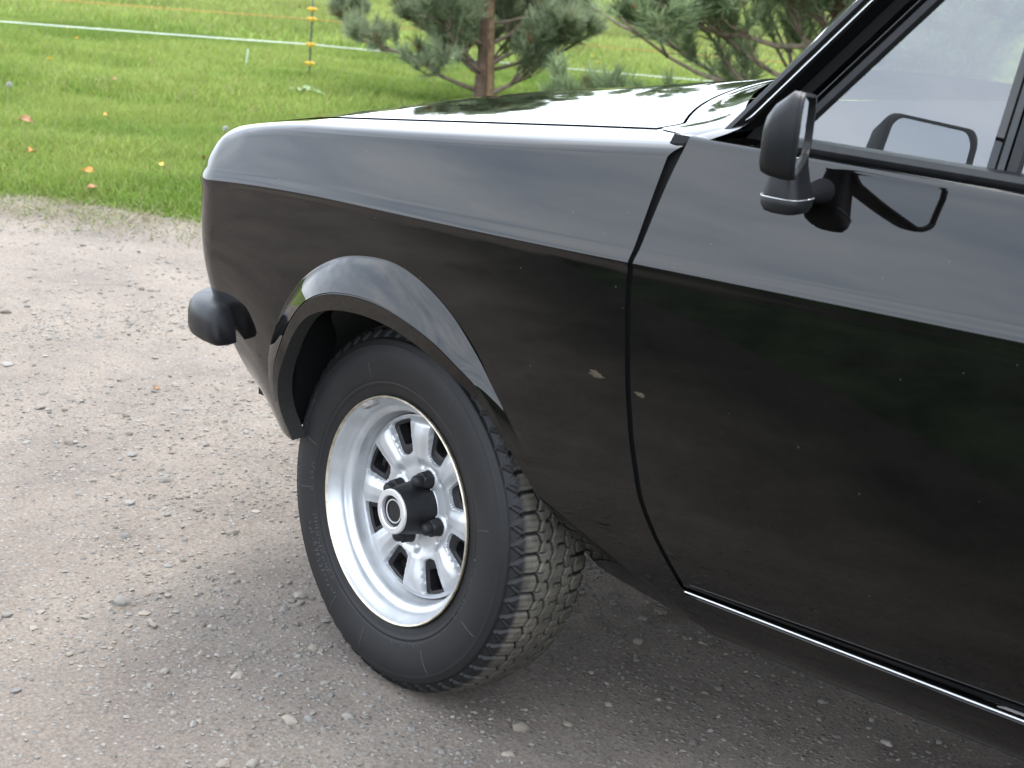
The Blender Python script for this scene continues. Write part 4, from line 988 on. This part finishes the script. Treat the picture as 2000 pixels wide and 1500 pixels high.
# ================================================================== BACKGROUND THINGS
bark = simple('pine_bark', (0.115, 0.075, 0.050), 0.95, bump=0.8, bscale=40, var=0.45, vscale=18)
twig = simple('pine_twig', (0.17, 0.13, 0.095), 0.9, var=0.4, vscale=30)
needle = attr_mat('pine_needles', 0.55, 1.4, trans=0.35)
def pine(base, height, trunk_r, n_whorl, low_len, seed, label, needle_len, shoot_len, dens, c_lo, c_hi, lean=(0, 0), bare=(), extra=()):
    rs = np.random.default_rng(seed); b = Vector(base)
    t = empty('pine_tree', b); tag(t, label, 'tree', 'young pines in the meadow')
    pth = [Vector((lean[0] * k * k + .02 * math.sin(5 * k), lean[1] * k * k + .015 * math.cos(4 * k), height * k)) for k in np.linspace(0, 1, 14)]
    V, F = tube(pth, [trunk_r * (1.12 - .95 * k) for k in np.linspace(0, 1, 14)], 12); fixn(mesh('trunk', V, F, bark, t))
    at = lambda z: Vector((np.interp(z, [p.z for p in pth], [p.x for p in pth]), np.interp(z, [p.z for p in pth], [p.y for p in pth]), z))
    brs, shoots = [], []
    def grow(p, d, L, r, level):
        n = 7; path = [p.copy()]; q = p.copy(); dd = d.copy()
        for i in range(n):
            dd = (dd + Vector(rs.normal(0, .13, 3)) + Vector((0, 0, .075 if level else .06))).normalized(); q = q + dd * L / n; path.append(q.copy())
            f = (i + 1) / n
            if level < 2 and f > .22 and rs.uniform() < (.72 if level == 0 else .6):
                for s_ in (-1, 1):
                    if rs.uniform() < .8:
                        side = dd.cross(Vector((0, 0, 1))).normalized() * s_; nd = (dd * .75 + side * rs.uniform(.5, .95) + Vector((0, 0, rs.uniform(-.1, .35)))).normalized()
                        grow(q, nd, L * rs.uniform(.28, .5) * (1.15 - .5 * f), r * .5, level + 1)
            if f > (.62 if level == 0 else .42) and rs.uniform() < .46: shoots.append((q.copy(), dd.copy(), rs.uniform(.75, 1.2)))
        brs.append(tube(path, [r * (1 - .75 * i / n) for i in range(n + 1)], 6 if level < 2 else 4))
        for k in range(2): shoots.append((q.copy(), (dd + Vector(rs.normal(0, .35, 3)) + Vector((0, 0, .35))).normalized(), 1.0))
    for k in range(n_whorl):
        f = k / (n_whorl - 1); z = height * (.085 + .86 * f); L = low_len * (1.0 - .78 * f) * 1.0; m_ = 5
        for j in range(m_):
            a = 2 * math.pi * (j + rs.uniform(-.3, .3)) / m_ + k * 1.1
            if any(abs((a - ba + math.pi) % (2 * math.pi) - math.pi) < bw and bz0 < z < bz1 for ba, bw, bz0, bz1 in bare): continue
            d = Vector((math.cos(a), math.sin(a), rs.uniform(.10, .40) + .5 * f)).normalized()
            grow(at(z + rs.uniform(-.03, .03)), d, L * rs.uniform(.8, 1.12), trunk_r * (.36 - .2 * f), 0)
    for z, dx, dy, dz, L in extra: grow(at(z), Vector((dx, dy, dz)).normalized(), L, trunk_r * .34, 0)
    V, F = cat(brs); fixn(mesh('branches', V, F, twig, t))
    # needles: every shoot is a bottle brush of thin blades
    n = len(shoots); P = np.array([s[0][:] for s in shoots]); D = np.array([s[1][:] for s in shoots]); S = np.array([s[2] for s in shoots])
    k = dens; a = rs.uniform(0, 2 * np.pi, (n, k)); f = rs.uniform(-.35, 1, (n, k))
    ux = np.cross(D, [0.3, .2, .93]); ux /= np.linalg.norm(ux, axis=1, keepdims=True); uy = np.cross(D, ux)
    rad = np.cos(a)[..., None] * ux[:, None] + np.sin(a)[..., None] * uy[:, None]
    opn = rs.uniform(.45, 1.0, (n, k, 1)) * np.where(f[..., None] > .85, .5, 1)
    dirn = D[:, None] * (1.15 - opn * .6) + rad * opn + np.array([0, 0, .12]); dirn /= np.linalg.norm(dirn, axis=-1, keepdims=True)
    root = P[:, None] + D[:, None] * (f * shoot_len)[..., None] * S[:, None, None]; tip = root + dirn * (needle_len * rs.uniform(.7, 1.15, (n, k)) * S[:, None])[..., None]
    wv = np.cross(dirn, rs.normal(0, 1, (n, k, 3))); wv /= np.linalg.norm(wv, axis=-1, keepdims=True); wv *= needle_len * .040
    V = np.stack([root - wv, root + wv, tip + wv * .35, tip - wv * .35], 2).reshape(-1, 3); i = np.arange(n * k)[:, None] * 4
    F = i + np.array([[0, 1, 2, 3]])
    c = (np.array(c_lo) + (np.array(c_hi) - np.array(c_lo)) * rs.uniform(0, 1, (n, k, 1))) * rs.uniform(.75, 1.2, (n, 1, 1))
    old = rs.uniform(0, 1, n) < .035; c[old] = np.array([.20, .10, .035])
    mesh('crown', V, F, needle, t, smooth=False, colors=np.repeat(c.reshape(-1, 3), 4, 0))
    return t
g1 = (-5.456, 6.010); g2 = (-2.95, 6.45)
pine((g1[0], g1[1], float(field_h(np.array(g1[0]), np.array(g1[1]))) - .03), 1.32, .054, 8, .95, 5, 'blue-green young pine tied beside a wooden stake', .072, .085, 27, (.125, .165, .085), (.290, .335, .200), bare=((-.88, .75, 0, .75),))
pine((g2[0], g2[1], float(field_h(np.array(g2[0]), np.array(g2[1]))) - .03), 1.75, .070, 8, 1.50, 12, 'darker green pine with long bare lower branches beside the windscreen', .092, .11, 26, (.110, .160, .070), (.255, .315, .170), extra=((.18, -.80, -.60, -.02, 1.45), (.34, -.75, -.66, .0, 1.62), (.70, -.78, -.62, .05, 1.35)), bare=((-1.1, .7, 0, .55),))
# wooden stake beside the first pine
def stake_tube(name, p0, p1, r, m, n=10):
    V, F = tube([Vector(p0).lerp(Vector(p1), k) for k in np.linspace(0, 1, 6)], r, n); o = fixn(mesh(name, np.array([tuple(p) for p in V]) - np.array(p0), F, m)); o.location = p0; return sharp(o, 40)
wood = simple('weathered_stake_wood', (0.21, 0.135, 0.075), 0.9, bump=0.5, bscale=60, var=0.4, vscale=25)
o = stake_tube('tree_stake', (-5.36, 6.05, -.03), (-5.43, 5.985, 1.15), .028, wood); tag(o, 'brown round wooden stake leaning against the pine trunk', 'stake')

# electric fence
plas = simple('fence_post_plastic', (0.035, 0.045, 0.035), 0.6, var=0.3)
yel = simple('yellow_insulator', (0.55, 0.33, 0.012), 0.45, var=0.15, vscale=60)
def fence_post(x, y, h, label):
    z0 = float(field_h(np.array(x), np.array(y))) - .05
    t = empty('fence_post', (x, y, z0)); tag(t, label, 'fence post')
    V, F = tube([(-.012 * k, .016 * k, (h + .05) * k) for k in np.linspace(0, 1, 5)], .0075, 8); fixn(mesh('rod', V, F, plas, t))
    for zz in (.520, .447, .256, .115):
        k = (zz + .05) / (h + .05); V1, F1 = lathe([(.006, -.016), (.014, -.016), (.018, -.006), (.018, .006), (.014, .016), (.006, .016)], 12)
        V1 = np.array(V1)[:, [0, 2, 1]] * [1, 1, -1]; Vb, Fb = tube([(-.034, -.020, 0), (-.012, -.010, .004), (.012, .010, .004), (.034, .020, 0)], [.007, .010, .010, .007], 8)
        V, F = cat([(V1, F1), (Vb, Fb)]); o = fixn(mesh('insulator', V, F, yel, t)); o.location = (-.012 * k, .016 * k, (h + .05) * k); sharp(o, 40)
FP = (-7.02, 5.84)
fence_post(FP[0], FP[1], .60, 'thin dark electric fence post with four yellow insulators')
FD = np.array([3.30, 2.96]); FD /= np.linalg.norm(FD)
white = simple('white_fence_rope', (0.62, 0.66, 0.62), 0.7, var=0.15, vscale=90); orange = simple('orange_fence_wire', (0.42, 0.19, 0.05), 0.7, var=0.2, vscale=90)
for nm, zz, r, m, lb in (('white_fence_rope', .256, .0042, white, 'white fence rope strung low across the meadow'), ('orange_fence_wire', .447, .0032, orange, 'thin faded orange fence wire above the white rope')):
    pts = []
    for s in np.linspace(-14.4, 14.4, 61):
        sag = .05 * ((s / 7.2 - round(s / 7.2 - .5) - .5) ** 2 * 4 - 1) * .5
        x, y = FP[0] + FD[0] * s, FP[1] + FD[1] * s; pts.append((x - .012, y + .014, float(field_h(np.array(FP[0]), np.array(FP[1]))) + zz + sag))
    V, F = tube(pts, r, 6); fixn(mesh(nm, V, F, m)); tag(bpy.data.objects[nm], lb, 'fence rope')
gh = lambda x, y: float(np.maximum(field_h(np.array(x), np.array(y)), gravel_h(np.array(x), np.array(y)) if edge_q(x, y) < .5 else -9))
o = stake_tube('marker_stake', (-7.785, 5.872, gh(-7.785, 5.872) - .03), (-7.77, 5.88, .165), .008, simple('pale_stake', (.42, .47, .36), .8)); tag(o, 'short pale stake standing in the grass beside the fence post', 'stake')

# fallen leaves
lm = [simple('orange_leaf', (.42, .16, .025), .7, var=.4, vscale=60), simple('brown_leaf', (.24, .125, .055), .8, var=.4, vscale=60), simple('yellow_leaf', (.50, .30, .05), .7, var=.3, vscale=60)]
def leaf(x, y, s, mi, label, rz, tilt, h=.0):
    n = 9; V, F = [], []
    for i, t in enumerate(np.linspace(0, 1, n)):
        w = s * .38 * math.sin(math.pi * min(1, t * .92 + .06)) ** .8 * (1 + .22 * (i % 2)); zc_ = s * .18 * math.sin(math.pi * t) + s * .12 * t * t
        for k in (-1, -.5, 0, .5, 1): V.append((s * (t - .5), w * k, zc_ + s * .22 * k * k * (1 - .4 * t)))
    for i in range(n - 1):
        for j in range(4): F.append((i * 5 + j, i * 5 + j + 1, i * 5 + j + 6, i * 5 + j + 5))
    st, sf = tube([(-s * .5, 0, s * .01), (-s * .72, s * .05, s * .05), (-s * .85, s * .02, s * .12)], s * .02, 5); V, F = cat([(V, F), (st, sf)])
    o = mesh('fallen_leaf', V, F, lm[mi]); o.location = (x, y, gh(x, y) + h); o.rotation_euler = (tilt, tilt * .6, rz); tag(o, label, 'leaf', 'fallen leaves on the grass verge'); return o
leaf(-3.982, 1.60, .052, 0, 'bright orange fallen leaf at the front edge of the grass', .4, .35, .035)
leaf(-3.695, 1.411, .048, 1, 'dull pinkish-brown leaf just below the bright orange leaf', 1.4, .2, .025)
leaf(-4.516, 1.674, .050, 0, 'orange-brown leaf in the grass left of the bright orange leaf', 2.2, .45, .035)
leaf(-5.352, 2.209, .065, 1, 'curled brown leaf on a pale stalk near the left edge', .9, .5, .03)
leaf(-3.989, 2.004, .028, 2, 'tiny yellow leaf right of the bright orange leaf', .1, .5, .045)
leaf(-5.332, 2.692, .035, 2, 'small yellow-orange leaf in the middle of the grass', 1.9, .5, .05)
leaf(-4.10, 2.35, .045, 1, 'brown leaf half hidden in grass close to the car nose', 2.9, .4, .03)
leaf(-6.6, 3.7, .05, 1, 'brown leaf deep in the grass between fence and drive', .5, .4, .05)
leaf(-4.65, 1.35, .045, 2, 'yellowed leaf at the far left of the verge', 2.5, .4, .03)
leaf(-1.47, -.02, .018, 1, 'little tan leaf lying on the gravel ahead of the wheel', .3, .2, .0)
leaf(-1.02, .12, .020, 1, 'dry brown leaf scrap on the gravel near the wing', 1.3, .15, .0)

# dandelions
stem_m = simple('dandelion_stem', (.20, .22, .07), .7); fl_m = simple('dandelion_yellow', (.62, .42, .008), .6); puff_m = simple('dandelion_down', (.36, .36, .33), .9)
def dandelion(x, y, h, kind, label):
    z = gh(x, y); t = empty('dandelion', (x, y, z)); tag(t, label, 'flower', 'dandelions in the meadow')
    V, F = tube([(.02 * k * k, .01 * k, h * k) for k in np.linspace(0, 1, 6)], .0028, 6); fixn(mesh('stem', V, F, stem_m, t))
    top = Vector((.02, .01, h))
    if kind == 'clock':
        rs = np.random.default_rng(int(abs(x) * 100)); V, F = [], []
        for i in range(420):
            d = Vector(rs.normal(0, 1, 3)).normalized(); p = top + d * .012 * rs.uniform(.85, 1.1); a = d.orthogonal().normalized(); b_ = d.cross(a)
            V0, F0 = [top + d * .003, top + d * .003 + a * .0004, p], [(0, 1, 2)]
            for q in range(4):
                e = a * math.cos(q * 1.57) + b_ * math.sin(q * 1.57); k = len(V0); V0 += [p, p + e * .006 + d * .003, p + e * .006 + d * .003 + a.cross(e) * .001 + b_ * .001]; F0.append((k, k + 1, k + 2))
            k = len(V); V += [tuple(v) for v in V0]; F += [tuple(j + k for j in f) for f in F0]
        mesh('seed_head', V, F, puff_m, t, smooth=False)
    else:
        V, F = [], []
        for i in range(70):
            a = i * 2.4; r = .006 + .016 * (i / 70); k = len(V); c, s = math.cos(a), math.sin(a); zz = .010 * (1 - i / 70)
            V += [(top.x + c * .002 - s * .002, top.y + s * .002 + c * .002, top.z), (top.x + c * .002 + s * .002, top.y + s * .002 - c * .002, top.z), (top.x + c * r + s * .002, top.y + s * r - c * .002, top.z + zz + .004), (top.x + c * r - s * .002, top.y + s * r + c * .002, top.z + zz + .004)]; F.append((k, k + 1, k + 2, k + 3))
        mesh('flower_head', V, F, fl_m, t, smooth=False)
dandelion(-4.70, 2.97, .075, 'clock', 'fluffy white dandelion clock just above the car nose')
dandelion(-5.757, 2.359, .17, 'clock', 'pale dandelion seed head on a tall bare stalk at the left edge')
dandelion(-9.738, 5.566, .10, 'f', 'yellow dandelion just under the white rope at far left')
dandelion(-8.883, 5.033, .10, 'f', 'yellow dandelion below and nearer than the one under the rope')
dandelion(-7.30, 9.94, .16, 'f', 'left of two yellow dandelions between the pines')
dandelion(-7.14, 9.83, .13, 'f', 'right of two yellow dandelions between the pines')
dandelion(-7.9, 4.1, .06, 'f', 'yellow dandelion low in the grass at the left edge')

# broad-leaved weed near the fence post
wl_m = simple('dock_leaf', (.16, .24, .09), .6, var=.3, vscale=20)
def weed(x, y, n, s, label, seed):
    rs = np.random.default_rng(seed); t = empty('broad_leaved_weed', (x, y, gh(x, y))); tag(t, label, 'weed', 'broad-leaved weeds in the meadow')
    for j in range(n):
        a = 2 * math.pi * j / n + rs.uniform(-.3, .3); L = s * rs.uniform(.7, 1.15); V, F = [], []; el = rs.uniform(.3, .8)
        for i, q in enumerate(np.linspace(0, 1, 8)):
            w = L * .16 * math.sin(math.pi * min(1, q * .9 + .1)) ** .7 * (1 + .12 * (-1) ** i); r = L * q; z = L * el * (q - .75 * q * q) + .01
            for k in (-1, 0, 1): V.append((r * math.cos(a) - w * k * math.sin(a), r * math.sin(a) + w * k * math.cos(a), z + .25 * w * abs(k)))
        for i in range(7):
            for k in range(2): F.append((i * 3 + k, i * 3 + k + 1, i * 3 + k + 4, i * 3 + k + 3))
        mesh('leaf_blade', V, F, wl_m, t)
weed(-6.13, 4.93, 8, .19, 'broad pale green dock plant in front of the fence post', 1)
weed(-6.42, 4.86, 6, .13, 'smaller dock rosette left of the larger dock plant', 2)
weed(-6.9, 3.75, 7, .12, 'broad-leaved rosette low in the grass left of the docks', 3)
